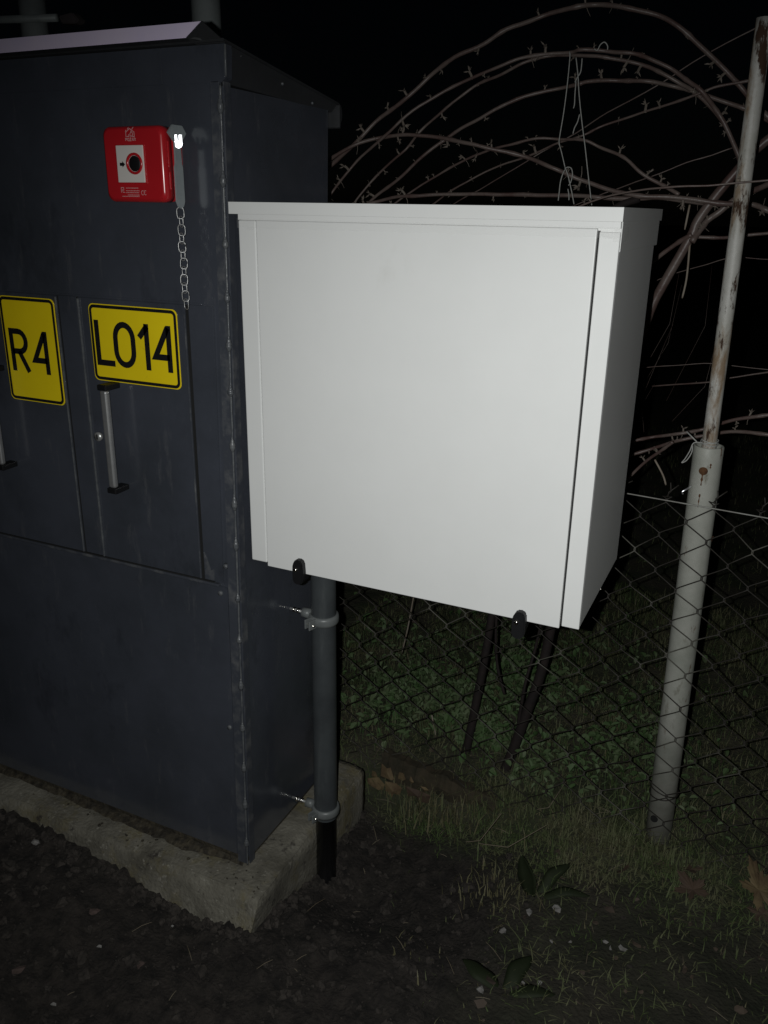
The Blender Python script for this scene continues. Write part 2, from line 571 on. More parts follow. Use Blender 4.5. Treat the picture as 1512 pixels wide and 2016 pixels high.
def build_plinth():
    x0, x1, y0, y1, z0, z1 = -3.2, -0.832, -0.070, 0.445, -0.35, SLAB_TOP
    r = 0.016
    # profile across the front edge (y, z), from the back of the top round the front to the foot
    top = [y1 - i * 0.02 for i in range(int((y1 - y0 - r) / 0.02) + 1)]
    nx = [x0 + i * 0.05 for i in range(int((-2.0 - x0) / 0.05))]
    v = -2.0
    while v < x1 - r:
        nx.append(v)
        v += 0.014
    bm = bmesh.new()
    xs = nx + [x1 - r, x1 - r * 0.45, x1 - r * 0.05, x1]
    zs = [z1, z1 - r * 0.12, z1 - r * 0.5, z1 - r] + [z1 - r - i * 0.016 for i in range(1, 16)] + [z0]
    ys = top + [y0 + r * 0.45, y0 + r * 0.05, y0]

    grid = {}

    def vert(x, y, z):
        key = (round(x, 5), round(y, 5), round(z, 5))
        if key not in grid:
            fx = sstep(x1 - 0.06, x1, x)
            fy = sstep(y0 + 0.06, y0, y)
            p = Vector((x, y, z))
            n = fbm(x * 9, y * 9, z * 9 + 5, 4)
            f2 = fbm(x * 38, y * 38, z * 38, 3)
            wave = fbm(x * 2.2 + 1, y * 2.2, 9.0, 2)
            dz = max(0.0, z1 - z)
            rnd = sstep(0.022, 0.0, dz)
            q = p.copy()
            chip = 0.004 + 0.010 * max(0, fbm(x * 7, y * 7, 2.0, 3))
            q.z += 0.0025 * n + 0.0012 * f2 - (fx + fy) * rnd * chip * sstep(0.6, 1.0, max(fx, fy))
            q.y -= fy * (0.003 * n + 0.0015 * f2 + 0.008 * wave + 0.28 * dz)
            q.x += fx * (0.003 * n + 0.0015 * f2 - 0.16 * dz * sstep(0.25, -0.02, y))
            q.y += fy * rnd * 0.006
            q.x -= fx * rnd * 0.006
            grid[key] = bm.verts.new(q)
        return grid[key]

    def face(a, b, c, d):
        try:
            bm.faces.new((a, b, c, d))
        except ValueError:
            pass
    for i in range(len(xs) - 1):
        for j in range(len(ys) - 1):
            face(vert(xs[i], ys[j], z1), vert(xs[i + 1], ys[j], z1), vert(xs[i + 1], ys[j + 1], z1), vert(xs[i], ys[j + 1], z1))
        for k in range(len(zs) - 1):
            face(vert(xs[i], y0, zs[k]), vert(xs[i + 1], y0, zs[k]), vert(xs[i + 1], y0, zs[k + 1]), vert(xs[i], y0, zs[k + 1]))
    for j in range(len(ys) - 1):
        for k in range(len(zs) - 1):
            face(vert(x1, ys[j], zs[k]), vert(x1, ys[j + 1], zs[k]), vert(x1, ys[j + 1], zs[k + 1]), vert(x1, ys[j], zs[k + 1]))
    for i in range(len(xs) - 1):
        for k in range(len(zs) - 1):
            face(vert(xs[i], y1, zs[k]), vert(xs[i + 1], y1, zs[k]), vert(xs[i + 1], y1, zs[k + 1]), vert(xs[i], y1, zs[k + 1]))
    o = frombm('concrete_plinth', bm, 'concrete', None, True)
    tag(o, 'rough mossy concrete plinth carrying the dark steel cabinet', 'plinth')


build_plinth()


# ================================================================== DARK STEEL CABINET
def xs_at(z):                                # the right-hand corner leans a little
    return -0.8855 - 0.0135 * (1.5 - z)


cab = empty('steel_cabinet', (-1.6, 0.18, 0.09), 'large dark slate-grey steel cabinet with numbered doors on the concrete plinth', 'cabinet')


def side_box(name, x0, y0, y1, z0, z1, m, out=0.0, parent=cab):
    """a box whose right face follows the leaning corner"""
    pts = [(x0, y0, z0), (xs_at(z0) + out, y0, z0), (xs_at(z1) + out, y0, z1), (x0, y0, z1)]
    return prism(name, pts, (0, y1 - y0, 0), m, parent, 0.0015)


BX0 = -2.6
side_box('body', BX0, 0.006, 0.358, 0.112, 1.684, 'paint')
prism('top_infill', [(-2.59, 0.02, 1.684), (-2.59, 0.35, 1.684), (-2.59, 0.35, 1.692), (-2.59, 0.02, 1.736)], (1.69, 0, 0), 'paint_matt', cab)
side_box('base_frame', BX0 + .01, 0.008, 0.350, 0.080, 0.1125, 'dirt', -0.012)
# front sheets: the lower sheet, the upper sheet and the right-hand jamb stand round the sunk doors
side_box('lower_panel', BX0, 0.0, 0.0055, 0.114, 0.781, 'paint', -0.030)
side_box('upper_panel', BX0, 0.0, 0.0055, 1.334, 1.69, 'paint', -0.022)
prism('jamb', [(-0.979, 0.001, 0.79), (-0.935, 0.001, 0.79), (-0.925, 0.001, 1.332), (-0.979, 0.001, 1.332)], (0, 0.0045, 0), 'paint', cab, 0.0008)
box('gap_shade_strip', -0.9862, -0.9788, 0.0020, 0.0058, 0.789, 1.331, 'gap', cab)  # black strips laid in the door gaps in place of their shade
box('gap_shade_strip', -1.2955, -1.2925, 0.0020, 0.0058, 0.789, 1.331, 'gap', cab)
box('gap_shade_strip', -1.2465, -1.2425, 0.0020, 0.0058, 0.789, 1.331, 'gap', cab)
box('gap_shade_strip', BX0, -0.956, -0.0005, 0.0050, 0.7868, 0.7892, 'gap', cab)
box('mullion', -1.292, -1.246, 0.0015, 0.0055, 0.79, 1.332, 'paint', cab, 0.0008)
# the lip under the doors
box('door_sill', BX0, -0.943, -0.004, 0.0055, 0.7815, 0.787, 'paint_worn', cab, 0.0012)
box('door_head', BX0, -0.95, -0.0015, 0.0055, 1.3325, 1.3365, 'paint', cab, 0.0008)
# corner angle, its edge bead and the ridge of weld
prism('corner_angle', [(xs_at(0.1) - 0.027, -0.004, 0.1), (xs_at(0.1) - 0.004, -0.004, 0.1), (xs_at(1.69) - 0.004, -0.004, 1.69), (xs_at(1.69) - 0.021, -0.004, 1.69)],
      (0, 0.010, 0), 'paint_worn', cab, 0.0015)
prism('corner_strip', [(xs_at(0.1) + 0.001, 0.0, 0.1), (xs_at(0.1) + 0.001, 0.020, 0.1), (xs_at(1.69) + 0.001, 0.020, 1.69), (xs_at(1.69) + 0.001, 0.0, 1.69)],
      (0.0025, 0, 0), 'paint_worn', cab, 0.0008)
bz = 0.10
pts, rr = [], []
nextb = 0.14
while bz < 1.69:
    pts.append(Vector((xs_at(bz) - 0.001 + 0.0006 * noise.noise(Vector((0, 0, bz * 30))), -0.0035, bz)))
    rr.append(0.0021 + 0.0006 * noise.noise(Vector((3, 0, bz * 70))))
    bz += 0.006
tube('weld_ridge', pts, rr, 'weld', cab, 7)
z = 0.15
while z < 1.66:                               # the thicker tacks along the ridge
    h = random.uniform(0.020, 0.034)
    p, r = [], []
    for i in range(13):
        t = i / 12
        zz = z + h * t
        p.append((xs_at(zz) - 0.001, -0.0045, zz))
        r.append(0.0016 + 0.0044 * (math.sin(math.pi * t ** 0.7) ** 1.4) + 0.0006 * math.sin(i * 2.3))
    tube('weld_tack', p, r, 'weld', cab, 8)
    z += random.uniform(0.082, 0.118)
# a scraped streak below and bolt heads on the corner
for z0, z1, dx in ((0.16, 0.47, 0.012), (1.0, 1.17, -0.035)):
    p = [(xs_at(zz) + dx, -0.0042 if dx < 0 else 0.012, zz) for zz in [z0 + (z1 - z0) * i / 10 for i in range(11)]]
for (u, v) in ((434, 1168), (452, 1432), (444, 1115)):
    c = at(u, v, -0.0005)
    bm = bmesh.new()
    bmesh.ops.create_cone(bm, cap_ends=True, segments=10, radius1=0.0065, radius2=0.0045, depth=0.006, matrix=Matrix.Translation(c) @ Matrix.Rotation(math.radians(90), 4, 'X'))
    frombm('rivet', bm, 'weld', cab, True)


# doors
def door(x0, x1, label):
    d = box('door', x0, x1, 0.0022, 0.0057, 0.7885, 1.331, 'paint', cab, 0.0014)
    tag(d, label)
    return d


door(-1.2435, -0.985, 'right-hand door with the LO14 sign')
door(-1.80, -1.294, 'left-hand door with the R4 sign')
# door folds and edge: strips in lighter colours that stand in for edge highlights
box('door_fold', -1.2420, -1.2385, -0.0025, 0.0022, 0.79, 1.329, 'weld', cab, 0.0012)
box('door_fold', -1.2995, -1.2968, -0.0015, 0.0022, 0.79, 1.329, 'weld', cab, 0.0010)
box('door_edge', -0.9895, -0.9866, -0.0008, 0.0022, 0.79, 1.315, 'paint_worn', cab, 0.0008)
# bare-metal patch at the foot of the jamb
prism('bare_patch', [(-0.976, -0.0002, 0.792), (-0.955, -0.0002, 0.7925), (-0.953, -0.0002, 0.818), (-0.962, -0.0002, 0.812), (-0.970, -0.0002, 0.836), (-0.977, -0.0002, 0.85)],
      (0, 0.001, 0), 'paint_worn', cab)


def handle(x, z0, z1):
    yo = -0.037
    h = box('handle', x - 0.0085, x + 0.0085, yo, yo + 0.013, z0 + 0.011, z1 - 0.011, 'alu', cab, 0.0052, 4)
    for zz in (z0, z1 - 0.0115):
        box('end_cap', x - 0.011, x + 0.011, yo - 0.002, 0.0022, zz, zz + 0.0115, 'black', h, 0.002)


handle(-1.1660, 0.954, 1.174)
handle(-1.4760, 0.959, 1.180)
bm = bmesh.new()
rot = Matrix.Rotation(math.radians(90), 4, 'X')
bmesh.ops.create_cone(bm, cap_ends=True, segments=20, radius1=0.0095, radius2=0.0088, depth=0.008, matrix=Matrix.Translation((-1.2185, -0.004, 1.058)) @ rot)
lock = frombm('lock', bm, 'steel', cab, True)
box('keyhole', -1.2200, -1.2170, -0.0092, -0.0079, 1.053, 1.063, 'gap', lock)

# roof: sheet falling to the back, a front lip, a deep skirt
RX = -0.868


def roof_z(y):
    return 1.744 - 0.135 * y


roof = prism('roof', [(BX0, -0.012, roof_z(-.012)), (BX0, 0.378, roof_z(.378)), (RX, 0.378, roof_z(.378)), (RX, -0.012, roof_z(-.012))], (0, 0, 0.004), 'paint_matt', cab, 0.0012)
prism('skirt', [(-0.8835, -0.0025, 1.688), (-0.874, -0.0025, 1.694), (-0.872, -0.0025, 1.7435), (-1.0, -0.0025, 1.7435), (-1.0, -0.0025, 1.688)],
      (0, 0.02, 0), 'paint', roof, 0.001)
prism('skirt', [(BX0, -0.0025, 1.6895), (-1.0005, -0.0025, 1.6895), (-1.0005, -0.0025, 1.7435), (BX0, -0.0025, 1.7435)], (0, 0.011, 0), 'paint', roof, 0.001)
# slanted side of the skirt
vs = [(-0.8715, 0.0145, 1.7415), (-0.8715, 0.372, roof_z(.372)), (-0.8835, 0.372, 1.680), (-0.8835, 0.0145, 1.688),
      (-0.90, 0.0145, 1.7415), (-0.90, 0.372, roof_z(.372)), (-0.90, 0.372, 1.680), (-0.90, 0.0145, 1.688)]
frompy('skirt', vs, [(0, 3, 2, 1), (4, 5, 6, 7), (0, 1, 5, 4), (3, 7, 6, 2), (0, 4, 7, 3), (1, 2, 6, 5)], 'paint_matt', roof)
tube('skirt_bead', [(-0.8725, -0.003, 1.696), (-0.8715, -0.003, 1.742)], 0.0022, 'weld', roof, 6)
# the raised front lip with its mitred end
prism('rain_lip', [(BX0, -0.032, 1.7475), (-0.925, -0.032, 1.7495), (-0.8935, -0.032, 1.7705), (BX0, -0.032, 1.7705)], (0, 0.0025, 0), 'fascia', roof, 0.0006)
vs = [(-0.8925, -0.033, 1.7708), (-0.924, -0.033, 1.7495), (-0.924, -0.006, 1.7435), (-0.868, -0.006, 1.7435),
      (-0.8925, -0.029, 1.7708), (-0.924, -0.029, 1.7495), (-0.924, -0.002, 1.7435), (-0.868, -0.002, 1.7435)]
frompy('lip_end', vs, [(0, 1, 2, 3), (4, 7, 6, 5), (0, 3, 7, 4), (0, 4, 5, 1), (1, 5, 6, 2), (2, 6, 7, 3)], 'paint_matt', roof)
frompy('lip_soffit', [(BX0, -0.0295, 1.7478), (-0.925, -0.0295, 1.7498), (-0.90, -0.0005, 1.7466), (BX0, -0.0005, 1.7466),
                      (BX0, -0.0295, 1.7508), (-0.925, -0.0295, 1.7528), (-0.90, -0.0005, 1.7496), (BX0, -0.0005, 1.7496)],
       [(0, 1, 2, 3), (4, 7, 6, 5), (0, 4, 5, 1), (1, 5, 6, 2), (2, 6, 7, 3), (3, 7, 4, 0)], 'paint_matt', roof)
# the curled lip at the back
pr = []
for i in range(9):
    a = math.radians(100 - 20 * i)
    pr.append((0.378 + 0.011 * math.cos(a) * (1 if a > 0 else 1.0), roof_z(.378) - 0.016 + 0.018 * math.sin(a)))
pr += [(0.381, roof_z(.378) - 0.042), (0.378, roof_z(.378) - 0.040)]
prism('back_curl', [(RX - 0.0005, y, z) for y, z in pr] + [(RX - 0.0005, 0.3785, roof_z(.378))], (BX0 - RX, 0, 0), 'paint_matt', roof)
for (u, v) in ((472, 110), (615, 203), (556, 165)):
    r = ray(u, v)
    c = CAM + r * ((-0.876 - CAM.x) / r.x)
    bm = bmesh.new()
    bmesh.ops.create_icosphere(bm, subdivisions=2, radius=0.003, matrix=Matrix.Translation(c))
    frombm('rivet', bm, 'weld', roof, True)


# ================================================================== SIGNS
def sign(x0, x1, z0, z1, label, glyphs, yb):
    t = empty('number_sign', ((x0 + x1) / 2, yb, z0), label, 'sign', 'yellow number signs on the cabinet doors')
    prism('plate', [(a, yb, b) for a, b in rrect(x0, x1, z0, z1, 0.011)], (0, -0.0016, 0), 'yellow', t, 0.0004)
    strokes('border', [(rrect(x0 + 0.0048, x1 - 0.0048, z0 + 0.0048, z1 - 0.0048, 0.0085), True)], 0.0060, yb - 0.0019, 'signblack', t)
    for lines in glyphs:
        strokes('character', lines, 0.0116, yb - 0.0020, 'signblack', t)


def arc(cx, cz, rx, rz, a0, a1, k=10):
    return [(cx + rx * math.cos(math.radians(a0 + (a1 - a0) * i / k)), cz + rz * math.sin(math.radians(a0 + (a1 - a0) * i / k))) for i in range(k + 1)]


def g_L(x, z):
    return [([(x + .0054, z + .087), (x + .0054, z + .0054), (x + .045, z + .0054)], False)]


def g_O(x, z):
    r = 0.0213
    c = x + .0267
    return [(arc(c, z + .087 - .0054 - .026, r, .026, 0, 180, 12) + arc(c, z + .0054 + .026, r, .026, 180, 360, 12), True)]


def g_1(x, z):
    return [([(x + .0195, z), (x + .0195, z + .087)], False), ([(x + .0015, z + .0605), (x + .0215, z + .083)], False)]


def g_4(x, z):
    return [([(x + .0405, z), (x + .0405, z + .087)], False), ([(x + .0385, z + .083), (x + .0075, z + .0275), (x + .0405, z + .0275)], False)]


def g_R(x, z):
    top = z + .087 - .0054
    mid = z + .041
    c = (top + mid) / 2
    return [([(x + .0054, z), (x + .0054, top), (x + .026, top)] + arc(x + .026, c, .0185, (top - mid) / 2, 90, -90, 10) + [(x + .0054, mid)], False),
            ([(x + .0235, mid), (x + .0455, z)], False)]


sign(-1.2165, -1.0055, 1.1735, 1.3215, 'yellow plate reading LO14 in black on the right door of the dark cabinet',
     [g_L(-1.2055, 1.204), g_O(-1.1605, 1.204), g_1(-1.0985, 1.204), g_4(-1.068, 1.204)], 0.0022)
sign(-1.4545, -1.3045, 1.1105, 1.3235, 'yellow upright plate reading R4 in black cut off by the left edge of the photo',
     [g_R(-1.4375, 1.172), g_4(-1.3795, 1.171)], 0.0022)


# ================================================================== RED CALL POINT
cp = empty('fire_call_point', (-1.027, 0.0, 1.504), 'red fire alarm call point with white panel and black push button', 'call point')
FY = -0.055
bm = bmesh.new()
ax0, ax1, az0, az1 = -1.0945, -0.9665, 1.5045, 1.6235
rings = [(-0.0002, 0.004, 0.010), (-0.026, 0.001, 0.012), (-0.027, 0.0028, 0.012), (-0.031, 0.0028, 0.012), (-0.032, 0.0, 0.012), (-0.047, 0.0, 0.013), (-0.0525, 0.002, 0.013), (FY, 0.006, 0.012)]
prev = None
for y, ins, r in rings:
    ring = [bm.verts.new((a, y, b)) for a, b in rrect(ax0 + ins, ax1 - ins, az0 + ins, az1 - ins, r, 5)]
    if prev:
        for i in range(len(ring)):
            bm.faces.new((prev[i], prev[(i + 1) % len(ring)], ring[(i + 1) % len(ring)], ring[i]))
    prev = ring
bm.faces.new(prev)
body = frombm('housing', bm, 'red', cp, False)
for p in body.data.polygons:
    p.use_smooth = len(p.vertices) == 4
PX0, PX1, PZ0, PZ1 = -1.063, -1.006, 1.5355, 1.5935
box('recess_frame', PX0 - 0.0035, PX1 + 0.0025, FY - 0.0012, FY + 0.002, PZ0 - 0.0015, PZ1 + 0.0015, 'red', cp, 0.0009)
box('white_panel', PX0, PX1, FY - 0.0032, FY + 0.001, PZ0, PZ1, 'white_plastic', cp, 0.001)
BX, BZ = -1.0250, 1.5650
bm = bmesh.new()
N = 28
prof = [(0.0172, -0.0031), (0.0168, -0.0052), (0.0145, -0.0055), (0.0128, -0.0040), (0.0125, 0.0)]
rgs = []
for r, dy in prof:
    rgs.append([bm.verts.new((BX + r * math.cos(2 * math.pi * i / N), FY + dy, BZ + r * math.sin(2 * math.pi * i / N))) for i in range(N)])
for a, b in zip(rgs, rgs[1:]):
    for i in range(N):
        bm.faces.new((a[i], a[(i + 1) % N], b[(i + 1) % N], b[i]))
ringo = frombm('button_ring', bm, 'red', cp, True)
bm = bmesh.new()
bmesh.ops.create_uvsphere(bm, u_segments=20, v_segments=10, radius=0.0125, matrix=Matrix.Translation((BX, FY - 0.0030, BZ)) @ Matrix.Diagonal((1, 0.16, 1, 1)))
frombm('button', bm, 'black', cp, True)
YP = FY - 0.0035
frompy('arrow', [(-1.0565, YP, 1.5665), (-1.0565, YP, 1.5615), (-1.0510, YP, 1.5615), (-1.0510, YP, 1.5665),
                 (-1.0510, YP, 1.5690), (-1.0510, YP, 1.5590), (-1.0450, YP, 1.5640)], [(0, 1, 2, 3), (4, 5, 6)], 'signblack', cp)


# print: burning house, POŻAR, small lettering, CE
def chars(txt, x, z, h, wd, gap):
    G = {'P': [([(0, 0), (0, 1), (.6, 1), (.75, .78), (.6, .52), (0, .52)], False)],
         'O': [([(0, .2), (0, .8), (.2, 1), (.55, 1), (.75, .8), (.75, .2), (.55, 0), (.2, 0)], True)],
         'Z': [([(0, 1), (.72, 1), (0, 0), (.74, 0)], False)],
         'Ż': [([(0, 1), (.72, 1), (0, 0), (.74, 0)], False), ([(.36, 1.18), (.36, 1.36)], False)],
         'A': [([(0, 0), (.38, 1), (.76, 0)], False), ([(.14, .34), (.62, .34)], False)],
         'R': [([(0, 0), (0, 1), (.6, 1), (.74, .78), (.6, .52), (0, .52)], False), ([(.35, .52), (.76, 0)], False)]}
    out = []
    for c in txt:
        for pts, cl in G[c]:
            out.append(([(x + a * wd, z + b * h) for a, b in pts], cl))
        x += wd * 0.75 + gap
    return out


YR = FY - 0.0004
strokes('word_print', chars('POŻAR', -1.0425, 1.6003, 0.0040, 0.0042, 0.0013), 0.0010, YR, 'print', cp)
hx, hz = -1.0410, 1.6065
ic = [([(hx, hz), (hx, hz + .007), (hx + .0085, hz + .0125), (hx + .0175, hz + .007), (hx + .0175, hz), (hx + .013, hz)], False),
      ([(hx + .001, hz + .0005), (hx + .006, hz + .0005), (hx + .006, hz + .004)], False),
      ([(hx + .009, hz + .001), (hx + .0085, hz + .004), (hx + .0115, hz + .0085), (hx + .0145, hz + .0045), (hx + .0135, hz + .001)], True),
      ([(hx + .004, hz + .0115), (hx + .0065, hz + .0140)], False), ([(hx + .013, hz + .0110), (hx + .0165, hz + .0145)], False),
      ([(hx - .001, hz + .0080), (hx + .001, hz + .0105)], False)]
strokes('fire_house_print', ic, 0.0012, YR, 'print', cp)
small = []
for k, (x0, x1, zz) in enumerate(((-1.0500, -1.0235, 1.5268), (-1.0500, -1.0215, 1.5225), (-1.0510, -1.0225, 1.5195), (-1.0470, -1.0215, 1.5158), (-1.0590, -1.0225, 1.5136))):
    x = x0
    while x < x1:
        ww = random.uniform(0.0012, 0.0034)
        small.append(([(x, zz), (min(x1, x + ww), zz)], False))
        x += ww + 0.0007
strokes('small_print', small, 0.0011, YR, 'print', cp)
mark = [([(-1.0605, 1.5195), (-1.0605, 1.5275), (-1.0550, 1.5275), (-1.0550, 1.5235), (-1.0605, 1.5235)], False),
        ([(-1.0575, 1.5200), (-1.0530, 1.5200)], False), ([(-1.0575, 1.5250), (-1.0575, 1.5210)], False)]
strokes('corner_mark', mark, 0.0010, YR, 'print', cp)
ce = [(arc(-1.0145, 1.5195, .0030, .0034, 55, 305, 8), False), (arc(-1.0090, 1.5195, .0030, .0034, 55, 305, 8), False), ([(-1.0118, 1.5195), (-1.0095, 1.5195)], False)]
strokes('ce_mark', ce, 0.0009, YR, 'print', cp)
for (a, b) in ((-1.0815, 1.6150), (-0.9755, 1.6145), (-1.0800, 1.5120), (-0.9760, 1.5125)):
    bm = bmesh.new()
    bmesh.ops.create_cone(bm, cap_ends=True, segments=10, radius1=0.0026, radius2=0.0024, depth=0.001, matrix=Matrix.Translation((a, FY - 0.0004 + (0.0015 if a < -1.07 or a > -.98 else 0), b)) @ rot)
    frombm('cover_screw', bm, 'red', cp)
# ribs and the clip seats down the right side
for z0, z1, yy in ((1.560, 1.600, -0.041), (1.525, 1.553, -0.040), (1.578, 1.603, -0.023)):
    box('side_rib', -0.9672, -0.9652, yy - 0.0016, yy + 0.0016, z0, z1, 'red', cp, 0.0006)
box('back_gasket', -0.9690, -0.9662, -0.0135, -0.0105, 1.512, 1.606, 'white_plastic', cp, 0.0006)
# hammer
hm = empty('hammer', (-0.957, -0.033, 1.495), 'flat grey hammer with hexagonal head clipped beside the red call point', 'hammer')
hexp = [(-0.055, 1.612), (-0.042, 1.6245), (-0.016, 1.6245), (-0.0065, 1.613), (-0.0205, 1.5985), (-0.0395, 1.5985)]
prism('head', [(-0.9575, y, z) for y, z in hexp], (0.0035, 0, 0), 'hammer', hm, 0.0006)
hdl = [(-0.0395, 1.5987), (-0.0235, 1.5987), (-0.0232, 1.566), (-0.0205, 1.560), (-0.0205, 1.506), (-0.0245, 1.498), (-0.0315, 1.495), (-0.0385, 1.498), (-0.0430, 1.506), (-0.0425, 1.560), (-0.0400, 1.566)]
prism('handle', [(-0.9570, y, z) for y, z in hdl], (0.0030, 0, 0), 'hammer', hm, 0.0005)
nv = Vector((0.60, -0.795, -0.065)).normalized()          # U clip shaped flat and turned square to flash and camera to glint
sv = nv.cross(Vector((0, 0, 1))).normalized() * -1
c0 = Vector((-0.9500, -0.0350, 1.5990))
bm = bmesh.new()
outer = [(-.0062, .0105)] + [(.0062 * math.cos(math.radians(a_)), -.0035 + .0062 * math.sin(math.radians(a_))) for a_ in range(180, 361, 20)] + [(.0062, .0105), (.0016, .0105), (.0013, .0010), (-.0013, .0010), (-.0016, .0105)]
bm_prism(bm, [c0 + sv * p + Vector((0, 0, q)) for p, q in outer], nv * -0.0012, 0.0)
frombm('clip', bm, 'clip', hm)
# chain
ch = empty('chain', (-0.957, -0.032, 1.325), 'thin steel chain hanging from the hammer beside the LO14 sign', 'chain')


def link_mesh(L, Wd, r):
    p = []
    for i in range(24):
        a = 2 * math.pi * i / 24
        p.append(Vector((math.copysign(abs(math.cos(a)) ** 0.6, math.cos(a)) * Wd / 2, 0, math.copysign(abs(math.sin(a)) ** 0.6, math.sin(a)) * L / 2)))
    p.append(p[0])
    p.append(p[1])
    vs, fs = tube_data(p, r, 6, False)
    me = bpy.data.meshes.new('link')
    me.from_pydata([tuple(v) for v in vs], [], fs)
    for q in me.polygons:
        q.use_smooth = True
    me.materials.append(M['steel'])
    return me


lm = link_mesh(0.0178, 0.0118, 0.00072)
zz = 1.4880
k = 0
while zz > 1.330:
    o = bpy.data.objects.new('link', lm)
    COL.objects.link(o)
    o.parent = ch
    sway = 0.0005 * math.sin(k * 1.3)
    o.location = Vector((-0.957 + sway + (1.488 - zz) * -0.002, -0.032 + sway, zz)) - ch.location
    o.rotation_euler = (random.uniform(-.05, .05), random.uniform(-.06, .06), math.radians((35 if k % 2 == 0 else -16) + random.uniform(-8, 8)))
    zz -= 0.0137
    k += 1

# ================================================================== WHITE BOX
wb = empty('white_enclosure', (-0.54, 0.16, 0.853), 'blank white metal wall box mounted beside the dark cabinet', 'enclosure')
WX0, WX1, WZ0, WZ1 = -0.860, -0.2255, 0.8545, 1.490
DX0, DX1 = -0.8245, -0.2575
bm = bmesh.new()
bm_box(bm, WX0, WX1, 0.006, 0.330, WZ0 + 0.002, WZ1, 0.0012)
frombm('body', bm, 'white', wb)
# the two front columns and the head strip stand round the door
box('front_column', WX0, DX0 - 0.0012, -0.0036, 0.0062, WZ0 + .003, 1.4788, 'white', wb, 0.0024, 3)
box('front_column', DX1 + 0.0030, WX1, 0.0, 0.0062, WZ0, 1.4745, 'white', wb, 0.0012)
box('head_strip', WX0, WX1, -0.0034, 0.0062, 1.4792, 1.48835, 'white', wb, 0.0002)
# shallow door pan: proud by a few millimetres, edges rolled
box('door', DX0, DX1, -0.0034, 0.0060, WZ0 - 0.0035, 1.4788, 'white', wb, 0.0014, 3)
box('door_gap', DX1 - 0.001, DX1 + 0.0032, 0.0040, 0.0061, WZ0 + .002, 1.476, 'gap', wb)  # dark strip laid in the gap, its shade put in as colour
box('roof', -0.8785, -0.2235, -0.0036, 0.372, 1.4884, 1.5075, 'white', wb, 0.0003)
box('side_flange', WX1 + 0.0002, WX1 + 0.0014, 0.004, 0.352, 1.4480, 1.4884, 'white', wb, 0.0004)


def latch(x, z, label):
    y0 = -0.0038
    oct_ = [(-.0120, -.006), (-.0115, .0070), (-.0060, .0175), (.0050, .0185), (.0100, .0125), (.0115, -.006), (.0112, -.022), (.0060, -.0310), (-.0060, -.0320), (-.0115, -.026)]
    lt = prism('latch', [(x + a, y0 + 0.0003, z + b) for a, b in oct_], (0, -0.014, 0), 'black', wb, 0.0020)
    prism('latch_hook', [(x - .002, y0 + 0.0006, z - .0100), (x - .002, 0.026, z - .0100), (x - .002, 0.028, z - .016), (x - .002, 0.006, z - .028), (x - .002, y0 - 0.001, z - .028)],
          (0.010, 0, 0), 'black', lt, 0.001)
    bm = bmesh.new()
    bmesh.ops.create_cone(bm, cap_ends=True, segments=14, radius1=0.0042, radius2=0.0036, depth=0.004, matrix=Matrix.Translation((x - 0.0035, y0 - 0.0145, z - 0.001)) @ rot)
    frombm('latch_screw', bm, 'chrome', lt, True)
    tag(lt, label)


latch(-0.7500, 0.8640, 'left black latch under the white door')
latch(-0.3225, 0.8535, 'right black latch under the white door')
bm = bmesh.new()
bmesh.ops.create_icosphere(bm, subdivisions=2, radius=0.0016, matrix=Matrix.Translation((-0.2245, 0.17, 0.8575)))
frombm('rivet', bm, 'chrome', wb, True)
# clear tape across the top of the door and round the right edge
tp = empty('clear_tape', (-0.54, -0.006, 1.46), 'strip of clear sticky tape across the top of the white door', 'tape')
vs, fs = [], []
n = 60
for i in range(n + 1):
    x = -0.862 + (0.6385 * i / n)
    yy = -0.0040
    wv = 0.0006 * math.sin(i * 1.7) + 0.0005 * math.sin(i * 0.6)
    vs += [(x, yy, 1.4815 + wv * 0.5), (x, yy, 1.4665 + wv)]
fs = [(2 * i, 2 * i + 1, 2 * i + 3, 2 * i + 2) for i in range(n)]
frompy('front_strip', vs, fs, 'tape', tp)
frompy('corner_wrap', [(-0.2345, -0.0016, 1.4855), (-0.2345, -0.0018, 1.462), (-0.2225, -0.0022, 1.4605), (-0.2222, -0.0020, 1.4865), (-0.2212, 0.030, 1.4845), (-0.2214, 0.031, 1.4615)],
       [(0, 1, 2, 3), (3, 2, 5, 4)], 'tape', tp)
frompy('tape_end', [(-0.2232, 0.018, 1.481), (-0.2232, 0.050, 1.481), (-0.2232, 0.054, 1.476), (-0.2232, 0.054, 1.464), (-0.2232, 0.050, 1.4615), (-0.2232, 0.018, 1.4615)],
       [(0, 1, 2, 3, 4, 5)], 'tape', tp)
vs = [(-0.862, -0.0014, 1.4660), (-0.850, -0.0030, 1.4655), (-0.838, -0.0060, 1.4640), (-0.829, -0.0045, 1.4630), (-0.862, -0.0014, 1.4690), (-0.850, -0.0016, 1.4690), (-0.838, -0.0020, 1.4700), (-0.829, -0.0022, 1.4710)]
frompy('tape_curl', vs, [(0, 1, 5, 4), (1, 2, 6, 5), (2, 3, 7, 6)], 'tape', tp)
vs = [(-0.252, -0.0052, 1.4690), (-0.245, -0.0040, 1.4680), (-0.235, -0.0030, 1.4650), (-0.252, -0.0020, 1.4750), (-0.245, -0.0022, 1.4750), (-0.235, -0.0020, 1.4740)]
frompy('tape_curl', vs, [(0, 1, 4, 3), (1, 2, 5, 4)], 'tape', tp)

# ================================================================== CONDUIT PIPE
pp = empty('conduit_pipe', (-0.817, 0.2, -0.06), 'dark grey conduit pipe clamped to the cabinet side under the white box', 'pipe')
PXc, PYc, PR = -0.8160, 0.2, 0.0275


